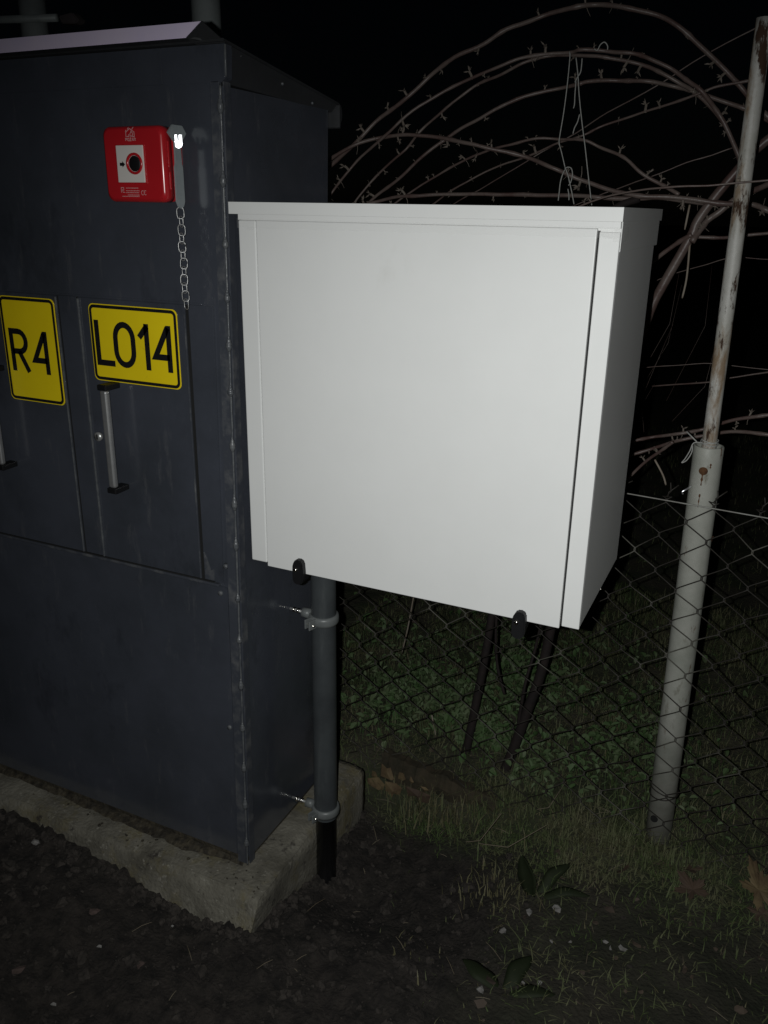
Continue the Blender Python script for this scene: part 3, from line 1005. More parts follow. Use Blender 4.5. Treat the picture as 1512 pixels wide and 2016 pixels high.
def lathe(name, prof, cx, cy, m, parent, n=32):
    vs, fs = [], []
    for r, z in prof:
        for i in range(n):
            a = 2 * math.pi * i / n
            vs.append((cx + r * math.cos(a), cy + r * math.sin(a), z))
    for j in range(len(prof) - 1):
        for i in range(n):
            fs.append((j * n + i, j * n + (i + 1) % n, (j + 1) * n + (i + 1) % n, (j + 1) * n + i))
    return frompy(name, vs, fs, m, parent, True)


lathe('upper_tube', [(PR, 0.118), (PR, 0.8562)], PXc, PYc, 'pipe', pp)
lathe('lower_sleeve', [(0.0245, -0.16), (0.0245, 0.1175), (0.0275, 0.1178)], PXc, PYc, 'sleeve', pp)


def clamp(zc, label):
    ring = lathe('clamp', [(PR + .0003, zc - .011), (PR + .0045, zc - .0105), (PR + .0062, zc - .004), (PR + .0062, zc + .004), (PR + .0045, zc + .0105), (PR + .0003, zc + .011)], PXc, PYc, 'clamp', pp)
    tag(ring, label)
    # two ears with the bolt between, towards the viewer
    ang = math.radians(-108)
    ex, ey = PXc + (PR + .011) * math.cos(ang), PYc + (PR + .011) * math.sin(ang)
    for s in (-0.0065, 0.0065):
        bm = bmesh.new()
        bm_box(bm, -0.0022, 0.0022, -0.012, 0.010, -0.012, 0.010, 0.0015)
        o = frombm('ear', bm, 'clamp', ring)
        o.data.transform(Matrix.Translation((ex + s * math.sin(-ang), ey + s * math.cos(ang) * -1 * -1, zc)) @ Matrix.Rotation(ang + math.pi / 2, 4, 'Z'))
    tube('bolt', [(ex - .013, ey - .004 + .002, zc - .002), (ex + .013, ey - .004 - .002, zc - .002)], 0.0026, 'chrome', ring, 8)
    # boss and threaded rod into the wall
    xw = xs_at(zc)
    tube('boss', [(PXc - PR - 0.002, PYc - 0.004, zc + .004), (PXc - PR - 0.022, PYc - 0.007, zc + .006)], 0.0115, 'clamp', ring, 12)
    tube('rod', [(PXc - PR - 0.02, PYc - 0.007, zc + .006), (xw + 0.001, PYc - 0.011, zc + .010)], 0.0035, 'steel', ring, 8)
    for t in (0.32, 0.62):
        a = Vector((PXc - PR - 0.02, PYc - 0.007, zc + .006))
        b = Vector((xw + 0.001, PYc - 0.011, zc + .010))
        c = a.lerp(b, t)
        tube('nut', [c, c + (b - a).normalized() * 0.005], 0.0066, 'chrome', ring, 6)


clamp(0.6500, 'upper clamp of the pipe')
clamp(0.1380, 'lower clamp of the pipe just above the soil')

# ================================================================== POSTS AND ARM BEHIND THE CABINET
for x, lab in ((-1.484, 'grey steel post rising behind the right end of the cabinet roof'), (-2.085, 'grey steel post rising behind the far left of the cabinet roof')):
    o = lathe('steel_post', [(0.038, -0.2), (0.038, 2.9), (0.0, 2.9)], x, 0.80, 'galv', None)
    tag(o, lab, 'post', 'steel posts behind the cabinet')
ar = empty('bracket_arm', (-2.0, 0.75, 1.98), 'thin horizontal metal arm with wedge cap in front of the left post', 'bracket')
a0, a1 = at(-160, 44, 0.745), at(112, 35, 0.745)
tube('arm', [a0, a1], 0.010, 'galv', ar, 12)
q = [at(114, 31, 0.735), at(141, 24, 0.735), at(155, 39, 0.735), at(147, 46, 0.735), at(120, 46, 0.735)]
prism('end_cap', q, (0, 0.03, 0), 'lampcap', ar, 0.003)

# ================================================================== FENCE POST
fp = empty('fence_post', (-0.085, 0.61, -0.02), 'thick pale fence post with a thin rusty tube stuck in its top', 'post')


def leaned(z):
    return -0.084 - 0.0185 * z


bm = bmesh.new()
n = 32
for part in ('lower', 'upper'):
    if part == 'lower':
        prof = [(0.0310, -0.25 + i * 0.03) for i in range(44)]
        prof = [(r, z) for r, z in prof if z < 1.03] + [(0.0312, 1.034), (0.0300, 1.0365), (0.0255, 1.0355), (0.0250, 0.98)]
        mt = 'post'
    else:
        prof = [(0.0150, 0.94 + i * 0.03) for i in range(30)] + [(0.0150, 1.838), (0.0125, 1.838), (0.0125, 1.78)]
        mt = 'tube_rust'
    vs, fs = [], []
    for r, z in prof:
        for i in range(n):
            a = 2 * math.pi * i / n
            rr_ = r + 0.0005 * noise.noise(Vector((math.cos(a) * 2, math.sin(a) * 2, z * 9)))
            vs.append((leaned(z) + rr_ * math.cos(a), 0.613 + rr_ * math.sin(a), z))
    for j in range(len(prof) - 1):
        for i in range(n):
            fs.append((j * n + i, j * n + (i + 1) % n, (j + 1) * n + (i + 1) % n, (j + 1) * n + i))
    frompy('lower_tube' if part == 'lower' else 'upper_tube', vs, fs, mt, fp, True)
c = at(1385, 927, 0.585)
bm = bmesh.new()
bmesh.ops.create_cone(bm, cap_ends=True, segments=16, radius1=0.0105, radius2=0.0085, depth=0.006, matrix=Matrix.Translation(c + Vector((0, -0.001, 0))) @ rot)
frombm('bolt_head', bm, 'rust', fp, True)
# rust streaks running from the bolt: thin flakes lying on the tube
for (u, v, h, wd) in ((1382, 942, 0.030, 0.008), (1399, 918, 0.012, 0.006), (1400, 1068, 0.012, 0.007), (1376, 985, 0.03, 0.005)):
    c = at(u, v, 0.584)
    vs, fs = [], []
    m_ = 7
    for i in range(m_ + 1):
        z = c.z + h / 2 - h * i / m_
        w_ = wd * (0.6 + 0.4 * math.sin(i * 2.1 + u)) * (1 - 0.6 * i / m_)
        for s in (-1, 1):
            x = c.x + s * w_ * 0.5
            dx = x - leaned(z)
            vs.append((x, 0.613 - math.sqrt(max(1e-6, 0.0322 ** 2 - dx * dx)), z))
    fs = [(2 * i, 2 * i + 1, 2 * i + 3, 2 * i + 2) for i in range(m_)]
    frompy('rust_streak', vs, fs, 'rust', fp)
# the wire tie near the foot
for dz, tilt in ((0.0, .002), (0.008, -.003)):
    z = 0.150 + dz
    p = [(leaned(z) + 0.0335 * math.cos(a), 0.613 + 0.0335 * math.sin(a), z + tilt * math.sin(a * 1 + 1) * 3) for a in [2 * math.pi * i / 24 for i in range(26)]]
    tube('tie_wire', p, 0.0016, 'meshwire', fp, 5)
bm = bmesh.new()
c = at(1288, 1612, 0.583)
bmesh.ops.create_cone(bm, cap_ends=True, segments=12, radius1=0.009, radius2=0.009, depth=0.004, matrix=Matrix.Translation(c) @ rot)
frombm('drain_hole', bm, 'gap', fp)
# twine round the joint
tw = empty('twine_tie', (-0.105, 0.58, 1.03), 'white twine knotted round the fence post where the thin tube begins', 'twine')
acc = Acc()
for dz, r in ((0.0, 0.0172), (0.004, 0.0176), (0.0075, 0.0171)):
    z = 1.0395 + dz
    p = [(leaned(z) + (r + .001 * math.sin(3 * a)) * math.cos(a), 0.613 + r * math.sin(a), z + 0.0016 * math.sin(a * 2 + dz * 900)) for a in [2 * math.pi * i / 28 for i in range(30)]]
    acc.add(*tube_data(p, 0.0013, 5))
frompy('wrap', acc.v, acc.f, 'string', tw, True)
tube('loose_end', smooth_path([at(1384, 872, .583), at(1366, 872, .577), at(1358, 888, .575), at(1348, 904, .578), at(1342, 911, .58), at(1352, 906, .578), at(1362, 890, .577), at(1363, 876, .578)], 5), 0.0012, 'string', tw, 5)
tube('loose_end', smooth_path([at(1372, 870, .58), at(1362, 860, .582), at(1351, 849, .60)], 4), 0.0014, 'string', tw, 5)
# small white cable tie stub at the line wire
tube('tie_stub', [at(1361, 957, .585), at(1343, 968, .575), at(1344, 973, .575)], 0.002, 'clip', tw, 6)

# ================================================================== CHAIN-LINK FENCE
fence = empty('chain_link_fence', (-0.3, 0.575, 0.0), 'rusty chain-link fence running past the pale post behind the white box', 'fence')
MW, MH, MY, ZT = 0.098, 0.0830, 0.572, 0.912


def warp(x, z):
    dx = 0.011 * noise.noise(Vector((x * 4, z * 4, 1.0))) + 0.004 * noise.noise(Vector((x * 14, z * 14, 5.0)))
    dz = 0.010 * noise.noise(Vector((x * 4, z * 4, 11.0))) + 0.004 * noise.noise(Vector((x * 14, z * 14, 8.0)))
    dy = 0.010 * noise.noise(Vector((x * 3, z * 3, 21.0)))
    return Vector((x + dx, MY + dy * 0.7, z + dz))


i = 0
x = -1.35
rows = 22
PH = round((-0.002 + 1.35) / (MW / 2))
while x < 0.85:
    p = []
    par = (i - PH) % 2
    for k in range(rows + 1):
        right = (k + par) % 2
        xx = x + (MW / 2 if right else 0) + (0.0014 if right else -0.0014)
        z = ZT - k * MH / 2
        if z < -0.01:
            break
        s = 1 if right else -1
        for dzz, dxx, dy in ((0.010, -s * 0.011, 0.0016), (0.0022, 0, 0.0022), (-0.0022, 0, -0.0022), (-0.010, -s * 0.011, -0.0016)):
            p.append(warp(xx + dxx, z + dzz) + Vector((0, dy, 0)))
    if par == 0:                     # the upper end is twisted and bent open
        top = warp(x, ZT)
        a = random.uniform(-0.012, 0.014)
        p = [top + Vector((a - 0.008, -0.002, 0.040 + random.uniform(-.006, .006))), top + Vector((a * .4 + .002, 0.001, 0.022)), top + Vector((-0.002, 0.002, 0.010))] + p
    else:
        top = warp(x + MW / 2, ZT)
        a = random.uniform(0.006, 0.018)
        p = [top + Vector((a + 0.008, 0.002, 0.034 + random.uniform(-.006, .008))), top + Vector((a * .3 - .002, -0.001, 0.020)), top + Vector((0.002, -0.002, 0.010))] + p
    tube('mesh_wire', p, 0.00150, 'meshwire', fence, 5)
    x += MW / 2
    i += 1
tube('line_wire', [(xx, MY - 0.003, 0.916 - 0.024 * (xx + 0.25) - 0.004 * math.sin((xx + .1) * 2)) for xx in [-1.35 + 0.05 * j for j in range(45)]], 0.0017, 'linewire', fence, 6)


# ================================================================== CLIMBING ROSE
rose = empty('climbing_rose', (-0.6, 0.68, 0.0), 'bare thorny rose with canes arching over the white box behind the fence', 'shrub')


def bud_mesh(rnd):
    """a short spur with a tuft of dry scales, growing along +Z from the origin, about one unit long"""
    acc = Acc()
    k = Vector((rnd.uniform(-.25, .25), rnd.uniform(-.25, .25), 0.62))
    acc.add(*tube_data([Vector((0, 0, -.1)), k * .5 + Vector((.05, 0, 0)), k], [0.15, 0.115, 0.13], 6))
    for _ in range(rnd.choice((3, 4, 5, 6))):
        d = Vector((rnd.uniform(-1, 1), rnd.uniform(-1, 1), rnd.uniform(0.1, 1.0))).normalized() * rnd.uniform(.35, .75)
        side = d.cross(Vector((rnd.uniform(-1, 1), rnd.uniform(-1, 1), .3))).normalized() * rnd.uniform(.05, .11)
        up = d.cross(side).normalized() * 0.05
        acc.add([k - d * .1, k + d * .5 + side + up, k + d, k + d * .5 - side + up, k + d * .5 - up], [(0, 1, 4), (1, 2, 4), (2, 3, 4), (3, 0, 4), (0, 3, 2, 1)])
    if rnd.random() < 0.3:
        e = Vector((rnd.uniform(-.6, .6), rnd.uniform(-.4, .4), -rnd.uniform(.8, 2.4)))
        acc.add(*tube_data([Vector((0, 0, 0)), e * .5 + Vector((.1, 0, 0)), e], [0.05, 0.04, 0.03], 4))
    me = bpy.data.meshes.new('bud')
    me.from_pydata([tuple(v) for v in acc.v], [], acc.f)
    me.materials.append(M['bud'])
    return me


BUDS = [bud_mesh(random.Random(100 + i)) for i in range(14)]


def twiglets(owner, path, step, size, rnd):
    d = 0
    nxt = step * rnd.uniform(0.2, 0.7)
    side = 1
    for a, b in zip(path, path[1:]):
        sl = (b - a).length
        while d + sl > nxt:
            p = a.lerp(b, (nxt - d) / sl)
            t = (b - a).normalized()
            up = Vector((rnd.uniform(-.4, .4), rnd.uniform(-.8, .1), 1.0 * side))
            up = (up - t * up.dot(t)).normalized() + t * rnd.uniform(-.4, .4)
            o = bpy.data.objects.new('bud', rnd.choice(BUDS))
            COL.objects.link(o)
            o.parent = owner
            L = size * rnd.choice((0.45, 0.6, 0.8, 1.0, 1.1, 1.5))
            o.location = p
            o.rotation_euler = (up.to_track_quat('Z', 'Y') @ Matrix.Rotation(rnd.uniform(0, 6.28), 3, 'Z').to_quaternion()).to_euler()
            o.scale = (L, L, L)
            side = 1 if rnd.random() < 0.62 else -1
            nxt += step * rnd.choice((0.25, 0.5, 0.9, 1.2, 1.6, 2.2))
        d += sl


RND = random.Random(5)


def cane(px, y0, y1, r0, r1, m='cane', buds=0.068, size=0.0165, name='cane'):
    n = len(px)
    P = []
    for i, (u, v) in enumerate(px):
        t = i / (n - 1)
        P.append(at(u, v, y0 + (y1 - y0) * t + 0.012 * math.sin(i * 1.1 + u)))
    def onward(p, q):                                  # beyond the frame the canes bend down to their own root on the right
        d = (p - q).normalized() * 0.10
        a = p + d
        b = a + Vector((0.12, 0.02, -0.10)) + d * 0.4
        c_ = Vector((0.46 + 0.05 * math.sin(u), b.y + 0.05, max(0.12, b.z * 0.45)))
        return [a, b, c_, Vector((0.50 + 0.04 * math.sin(v), c_.y + 0.02, 0.0))]
    if px[0][0] >= 1500 and y0 > 0.7:
        P = onward(P[0], P[1])[::-1] + P
    elif px[-1][0] >= 1500 and y1 > 0.7:
        P = P + onward(P[-1], P[-2])
    path = smooth_path(P, 5)
    nn = len(path)
    rad = [0.88 * (r0 + (r1 - r0) * i / (nn - 1)) * (1 + 0.13 * noise.noise(Vector((i * 0.55, u, 0))) + (0.22 if i % 11 == 4 else 0)) for i in range(nn)]
    path = [p + Vector((0, 0, 0.0030 * noise.noise(p * 16 + Vector((u, 0, 0))))) for p in path]
    c = tube(name, path, rad, m, rose, 8)
    if buds:
        twiglets(c, path, buds, size, RND)
    return c


A = [(1540, 262), (1512, 232), (1483, 203), (1461, 175), (1430, 140), (1383, 94), (1337, 53), (1290, 28), (1227, 14), (1174, 9), (1136, 13), (1070, 31), (997, 58), (951, 86), (895, 114), (845, 152), (799, 195), (749, 231), (703, 278), (653, 326), (610, 375)]
cane(A, 0.95, 0.80, 0.0068, 0.0055)
B = [(1476, 372), (1458, 318), (1433, 259), (1411, 218), (1383, 181), (1358, 162), (1321, 136), (1277, 114), (1240, 105), (1190, 100), (1143, 99), (1120, 104), (1037, 112), (981, 132), (891, 172), (812, 218), (766, 261), (711, 308), (680, 344), (653, 380), (630, 420)]
cane(B, 0.92, 0.78, 0.0062, 0.0034)
Cc = [(1465, 345), (1445, 285), (1418, 232), (1368, 181), (1340, 164), (1305, 144), (1259, 126), (1209, 117), (1165, 109), (1086, 109), (1037, 122), (997, 141), (944, 165), (891, 202), (828, 258), (799, 294), (749, 337), (703, 392), (670, 440)]
cane(Cc, 0.94, 0.86, 0.0060, 0.0030)
Dd = [(1540, 250), (1474, 219), (1430, 203), (1377, 184), (1330, 170), (1274, 161), (1215, 158), (1159, 162), (1139, 167), (1103, 174), (1017, 195), (948, 231), (885, 268), (832, 308), (782, 354), (734, 392), (690, 440)]
cane(Dd, 0.98, 0.88, 0.0064, 0.0044)
Ee = [(1470, 402), (1399, 397), (1321, 389), (1259, 386), (1196, 372), (1134, 350), (1086, 331), (1037, 309), (971, 294), (924, 283), (865, 270), (805, 266), (749, 270), (700, 284), (655, 310), (620, 340)]
cane(Ee, 0.88, 0.80, 0.0064, 0.0048)
Ff = [(1337, 384), (1299, 362), (1259, 337), (1227, 309), (1180, 290), (1149, 276), (1102, 275), (1047, 274), (977, 291), (921, 312), (858, 346), (789, 392), (740, 430)]
cane(Ff, 0.84, 0.90, 0.0050, 0.0026)
Gg = [(1540, 140), (1483, 156), (1415, 170), (1371, 187), (1284, 215), (1190, 247), (1149, 267), (1102, 281), (1037, 309), (971, 332), (891, 374), (862, 395), (820, 425)]
cane(Gg, 0.90, 0.96, 0.0040, 0.0024)
cane([(1560, 12), (1502, 47), (1383, 112), (1290, 170), (1196, 222), (1121, 270), (1053, 308), (971, 357), (905, 395), (860, 425)], 1.0, 1.0, 0.0020, 0.0016, buds=0)
Ii = [(1540, 432), (1512, 415), (1477, 402), (1415, 400), (1321, 391), (1259, 391), (1180, 389), (1136, 385), (1004, 384), (891, 382), (812, 385), (749, 394), (700, 410)]
cane(Ii, 0.92, 0.84, 0.0080, 0.0046)
cane([(1443, 292), (1368, 315), (1284, 347), (1205, 375), (1143, 400), (1090, 425)], 1.02, 0.98, 0.0018, 0.0013, buds=0)
cane([(1560, 352), (1508, 356), (1415, 364), (1315, 368), (1234, 378), (1165, 395), (1120, 415)], 0.575, 0.60, 0.0024, 0.0020, buds=0.16, size=0.010)
# the main stems from the root behind the fence, up past the box's right side
Ll = [(979, 1552), (1011, 1474), (1038, 1399), (1065, 1324), (1087, 1227), (1120, 1090), (1180, 900), (1235, 740), (1280, 612), (1305, 562), (1330, 518), (1362, 462), (1374, 434), (1408, 387), (1458, 328), (1493, 290), (1560, 240)]
n = len(Ll)
P = [at(u, v, 0.690 + 0.19 * min(1, i / 8)) for i, (u, v) in enumerate(Ll)]
path = smooth_path(P, 5)
cut = 24
tube('old_stem', path[:cut + 1], [0.0150 - 0.0025 * i / cut for i in range(cut + 1)], 'stem_dark', rose, 9)
tube('main_stem', path[cut:], [0.0115 - 0.0015 * i / (len(path) - cut) for i in range(len(path) - cut)], 'cane', rose, 9)
Vv = [(901, 1552), (920, 1469), (936, 1389), (952, 1308), (968, 1211), (985, 1080), (1020, 900), (1080, 700), (1150, 520), (1200, 420), (1259, 391)]
P = [at(u, v, 0.690 + 0.19 * min(1, i / 8)) for i, (u, v) in enumerate(Vv)]
path = smooth_path(P, 5)
tube('old_stem', path, [0.0130 - 0.005 * i / len(path) for i in range(len(path))], 'stem_dark', rose, 9)
cane([(993, 1367), (979, 1308), (977, 1222), (990, 1100), (1040, 900)], 0.74, 0.84, 0.0046, 0.004, 'stem_dark', 0, name='old_stem')
cane([(1018, 1440), (1033, 1351), (1054, 1276), (1075, 1180), (1110, 1000)], 0.72, 0.82, 0.0052, 0.004, 'stem_dark', 0, name='old_stem')
cane([(1362, 462), (1330, 481), (1290, 512), (1230, 570), (1170, 640)], 0.88, 0.93, 0.0062, 0.0055, buds=0.08, size=0.011)
cane([(1362, 475), (1390, 437), (1415, 418), (1452, 390), (1512, 362), (1560, 335)], 0.88, 0.94, 0.0085, 0.0070, buds=0.07)
cane([(1365, 466), (1415, 468), (1470, 463), (1560, 455)], 0.88, 0.92, 0.0046, 0.0040, buds=0)
cane([(1290, 553), (1327, 540), (1383, 524), (1436, 509), (1512, 510), (1560, 512)], 1.05, 1.0, 0.0014, 0.0012, buds=0)
Qq = [(1560, 806), (1512, 817), (1449, 825), (1386, 844), (1338, 854), (1290, 859), (1248, 867), (1190, 890)]
cane(Qq, 0.84, 0.86, 0.0058, 0.0044, buds=0.06)
Rr = [(1560, 858), (1512, 854), (1437, 849), (1386, 857), (1338, 867), (1290, 881), (1241, 897), (1190, 925)]
cane(Rr, 0.80, 0.86, 0.0056, 0.0044, buds=0.06)
cane([(1325, 870), (1303, 886), (1268, 911), (1235, 943), (1200, 985)], 0.81, 0.84, 0.0046, 0.0040, buds=0.09)
cane([(1263, 725), (1322, 721), (1405, 717), (1512, 727), (1560, 733)], 1.1, 1.1, 0.0013, 0.0013, buds=0)
cane([(1284, 760), (1398, 752), (1437, 743), (1512, 732), (1560, 728)], 1.1, 1.05, 0.0022, 0.0026, buds=0.2, size=0.008)
for px in ([(1358, 481), (1352, 546), (1343, 587)], [(1358, 403), (1348, 452)], [(815, 1170), (803, 1235), (791, 1286)], [(850, 1408), (862, 1465), (877, 1519)], [(1289, 905), (1305, 935), (1311, 955)]):
    y = 0.875 if px[0][1] < 700 else (0.95 if px[0][0] == 815 else (0.74 if px[0][1] > 1000 else 0.8))
    path = smooth_path([at(u, v, y) for u, v in px], 4)
    tube('dead_twig', path, [0.0024] * (len(path) - 1) + [0.0016], 'twig_pale', rose, 6)
acc = Acc()
for _ in range(7):                                      # thin background shoots at the right of the box
    u0, v0 = RND.uniform(1255, 1330), RND.uniform(700, 860)
    y = RND.uniform(1.2, 1.6)
    p0 = at(u0, v0, y)
    p1 = p0 + Vector((RND.uniform(-.03, .09), 0.02, RND.uniform(.08, .25)))
    p2 = p1 + Vector((RND.uniform(-.01, .06), 0.01, RND.uniform(.06, .2)))
    acc.add(*tube_data([p0, p1, p2], [0.0008, 0.0006, 0.0004], 4))
frompy('thin_shoots', acc.v, acc.f, 'cane', rose, True)['kind'] = 'stuff'


# ================================================================== STRINGS
def string(label, runs, y):
    t = empty('hanging_string', at(runs[0][0][0], runs[0][0][1], y), label, 'string', 'strings tied to the rose canes')
    for px in runs:
        tube('strand', smooth_path([at(u, v, y - 0.004 * math.sin(i)) for i, (u, v) in enumerate(px)], 5), 0.0013, 'string', t, 5)


string('white string hanging from the rose with a knotted loop above the white box',
       [[(1121, 102), (1122, 112), (1117, 165), (1110, 220), (1102, 268), (1101, 282), (1106, 302), (1112, 328)],
        [(1112, 328), (1118, 345), (1122, 362), (1126, 380), (1130, 402)],
        [(1112, 332), (1118, 329), (1125, 332), (1127, 345), (1123, 360), (1119, 365)],
        [(1112, 334), (1107, 345), (1103, 360), (1101, 378), (1099, 395)],
        [(1118, 372), (1120, 384), (1120, 394)]], 0.83)
string('longer white string hanging straight down to the box top, right of the knotted one',
       [[(1134, 113), (1138, 150), (1140, 185), (1145, 235), (1152, 290), (1158, 345), (1165, 404)],
        [(1146, 115), (1145, 128), (1143, 142), (1137, 152), (1132, 162)],
        [(1141, 225), (1137, 240), (1131, 252), (1128, 263)],
        [(1134, 160), (1132, 185), (1131, 205), (1129, 213)],
        [(1170, 96), (1176, 99), (1182, 88), (1190, 83), (1196, 90), (1196, 98)]], 0.835)


# ================================================================== GROUND COVER, GRASS, LITTER
def blade(acc, p, h, wd, lean, rnd, seg=2):
    a = rnd.uniform(0, 2 * math.pi)
    s = Vector((math.cos(a), math.sin(a), 0)) * wd
    b = Vector((math.cos(a + 1.5 + rnd.uniform(-.5, .5)), math.sin(a + 1.5), 0)) * lean
    m_ = p + b * 0.35 + Vector((0, 0, h * 0.6))
    e = p + b + Vector((0, 0, h * rnd.uniform(0.75, 1.0)))
    acc.add([p - s, p + s, m_ + s * .7, m_ - s * .7, e], [(0, 1, 2, 3), (3, 2, 4)])


def in_slab(x, y):
    return x < -0.80 and -0.12 < y < 0.47


def clear_of_things(x, y):
    return not in_slab(x, y)


G = random.Random(21)
acc, dry = Acc(), Acc()
for _ in range(80000):
    r = G.random()
    if r < 0.56:
        x, y = G.uniform(-1.3, 0.65), 0.36 + 1.7 * G.random() ** 1.15
    elif r < 0.76:
        x, y = G.uniform(-2.6, 1.1), G.uniform(1.6, 5.0)
    else:
        x, y = G.uniform(-0.5, 0.6), G.uniform(-0.75, 0.6)
    if in_slab(x, y):
        continue
    cl = noise.noise(Vector((x * 5, y * 5, 7))) + 0.5 * noise.noise(Vector((x * 13, y * 13, 2)))
    if G.random() > 0.75 + 0.7 * cl:
        continue
    t = turf_at(x, y)
    if G.random() > t * (1.0 if y > 0.42 else 0.36):
        continue
    far = y > 0.5
    h = G.uniform(0.012, 0.040) * (1.6 if cl > 0.35 else 1.0) * (1.0 if far else 0.7) * (1.4 if y > 1.6 else 1.0)
    flat = G.random() < (0.45 if far else 0.6)
    tgt = dry if G.random() < ((0.30 if flat else 0.12) if far else 0.10) else acc
    if flat:
        blade(tgt, Vector((x, y, soil_z(x, y) + 0.002)), h * 0.3, G.uniform(0.0007, 0.0014), h * G.uniform(0.9, 1.8), G)
    else:
        blade(tgt, Vector((x, y, soil_z(x, y) - 0.004)), h, G.uniform(0.0008, 0.0017), h * G.uniform(0.2, 0.9), G)
for cx, cy, sx, sy, nb, hh in ((-0.10, 0.555, 0.09, 0.03, 260, 0.075), (-0.64, 0.82, 0.14, 0.05, 380, 0.07), (-0.30, 0.60, 0.16, 0.06, 420, 0.07), (-0.66, 0.51, 0.10, 0.03, 160, 0.06),
                               (-0.25, 0.42, 0.16, 0.06, 300, 0.055), (0.05, 0.36, 0.16, 0.10, 180, 0.045), (-0.15, 0.05, 0.2, 0.15, 120, 0.035)):
    for _ in range(nb):
        x, y = cx + G.gauss(0, sx), cy + G.gauss(0, sy)
        if in_slab(x, y):
            continue
        h = hh * G.uniform(0.35, 1.1)
        blade(acc, Vector((x, y, soil_z(x, y) - 0.005)), h, G.uniform(0.0009, 0.0020), h * G.uniform(0.1, 0.9), G)
o = frompy('grass', acc.v, acc.f, 'grass', None)
tag(o, 'short rough grass growing on both sides of the fence', 'grass', kind='stuff')
# the tuft of yellowed blades by the board and the one at the edge of the dug soil
for cx, cy, sx, sy, nb, hh in ((-0.66, 0.52, 0.085, 0.03, 150, 0.085), (-0.42, 0.30, 0.05, 0.05, 120, 0.05), (-0.50, 0.05, 0.04, 0.03, 18, 0.03)):
    for _ in range(nb):
        x, y = cx + G.gauss(0, sx), cy + G.gauss(0, sy)
        if in_slab(x, y):
            continue
        h = hh * G.uniform(0.4, 1.1)
        blade(dry, Vector((x, y, soil_z(x, y) - 0.005)), h, G.uniform(0.0010, 0.0022), h * G.uniform(0.1, 0.7), G)
o = frompy('dry_grass', dry.v, dry.f, 'grass_dry', None)
tag(o, 'yellowed grass blades among the green at the edge of the soil', 'grass', kind='stuff')

# low leafy cover below the box, beyond the fence
acc = Acc()
cnt = 0
while cnt < 3800:
    x, y = G.gauss(-0.62, 0.30), 0.62 + abs(G.gauss(0, 0.45))
    dn = 0.5 + 0.9 * noise.noise(Vector((x * 4, y * 4, 2)))
    if x < -1.5 or G.random() > dn or (y < 0.72 and -0.80 < x < -0.48 and G.random() < 0.9):
        cnt += 0.2
        continue
    z = soil_z(x, y) + G.uniform(0.01, 0.085) * (0.6 + dn * .6)
    s = G.uniform(0.006, 0.0155)
    az, tl = G.uniform(0, 2 * math.pi), G.uniform(-0.7, 0.7)
    R3 = Matrix.Rotation(az, 3, 'Z') @ Matrix.Rotation(tl - 0.35, 3, 'X')
    L = [Vector((0, -1, 0)), Vector((.55, -.75, .08)), Vector((.85, -.1, .15)), Vector((.6, .55, .12)), Vector((0, 1.05, -.1)), Vector((-.6, .55, .12)), Vector((-.85, -.1, .15)), Vector((-.55, -.75, .08)), Vector((0, 0, -.08))]
    asp = G.uniform(0.45, 1.0)
    fold = G.uniform(-.1, .5)
    vs = [Vector((x, y, z)) + R3 @ (Vector((q.x * asp, q.y * G.uniform(.85, 1.1), q.z + fold * abs(q.x))) * s) for q in L]
    acc.add(vs, [(8, i, (i + 1) % 8) for i in range(8)])
    if G.random() < 0.5:
        acc.add(*tube_data([Vector((x, y, z)), Vector((x + G.uniform(-.01, .01), y, soil_z(x, y)))], 0.0007, 3, False))
    cnt += 1
o = frompy('leafy_ground_cover', acc.v, acc.f, 'cover', None)
tag(o, 'low green leafy ground cover behind the fence below the white box', 'ground cover', kind='stuff')

# soil clods and bits of straw
acc = Acc()
base = bmesh.new()
bmesh.ops.create_icosphere(base, subdivisions=2, radius=1)
bv = [v.co.copy() for v in base.verts]
bf = [tuple(v.index for v in f.verts) for f in base.faces]
base.free()


def lump(acc, p, s, rnd, flat=0.7, rough=0.35):
    o = Vector((rnd.uniform(0, 99), rnd.uniform(0, 99), 0))
    R3 = Matrix.Rotation(rnd.uniform(0, 6.3), 3, 'Z')
    vs = []
    for v in bv:
        q = v * (1 + rough * noise.noise(v * 1.3 + o) + rough * 0.6 * noise.noise(v * 3.1 + o))
        q = Vector((q.x, q.y * 0.8, q.z * flat)) * s
        vs.append(p + R3 @ q)
    acc.add(vs, bf)


for _ in range(2600):
    x, y = G.uniform(-1.9, 0.0), G.uniform(-0.80, 0.5)
    if G.random() < turf_at(x, y) * 0.9 or (x < -0.82 and y > -0.13):
        continue
    s = 0.0022 + 0.0135 * G.random() ** 4.0
    lump(acc, Vector((x, y, soil_z(x, y) + s * 0.1)), s, G, 0.75, 0.75)
for _ in range(700):                                    # earth heaped against the plinth
    r = G.random()
    if r < 0.14:
        a_, d_ = G.uniform(0, 6.283), 0.026 + abs(G.gauss(0, 0.014))
        x, y = -0.816 + d_ * math.cos(a_), 0.2 + d_ * math.sin(a_)
        if x < -0.836:
            continue
    elif r < 0.74:
        x, y = G.uniform(-1.9, -0.84), -0.100 - abs(G.gauss(0, 0.014))
    else:
        x, y = -0.838 + abs(G.gauss(0, 0.014)), G.uniform(-0.1, 0.44)
    s = 0.003 + 0.011 * G.random() ** 2.5
    lump(acc, Vector((x, y, soil_z(x, y) + s * 0.25)), s, G, 0.75, 0.75)
base = bmesh.new()
bmesh.ops.create_icosphere(base, subdivisions=1, radius=1)
bv = [v.co.copy() for v in base.verts]
bf = [tuple(v.index for v in f.verts) for f in base.faces]
base.free()
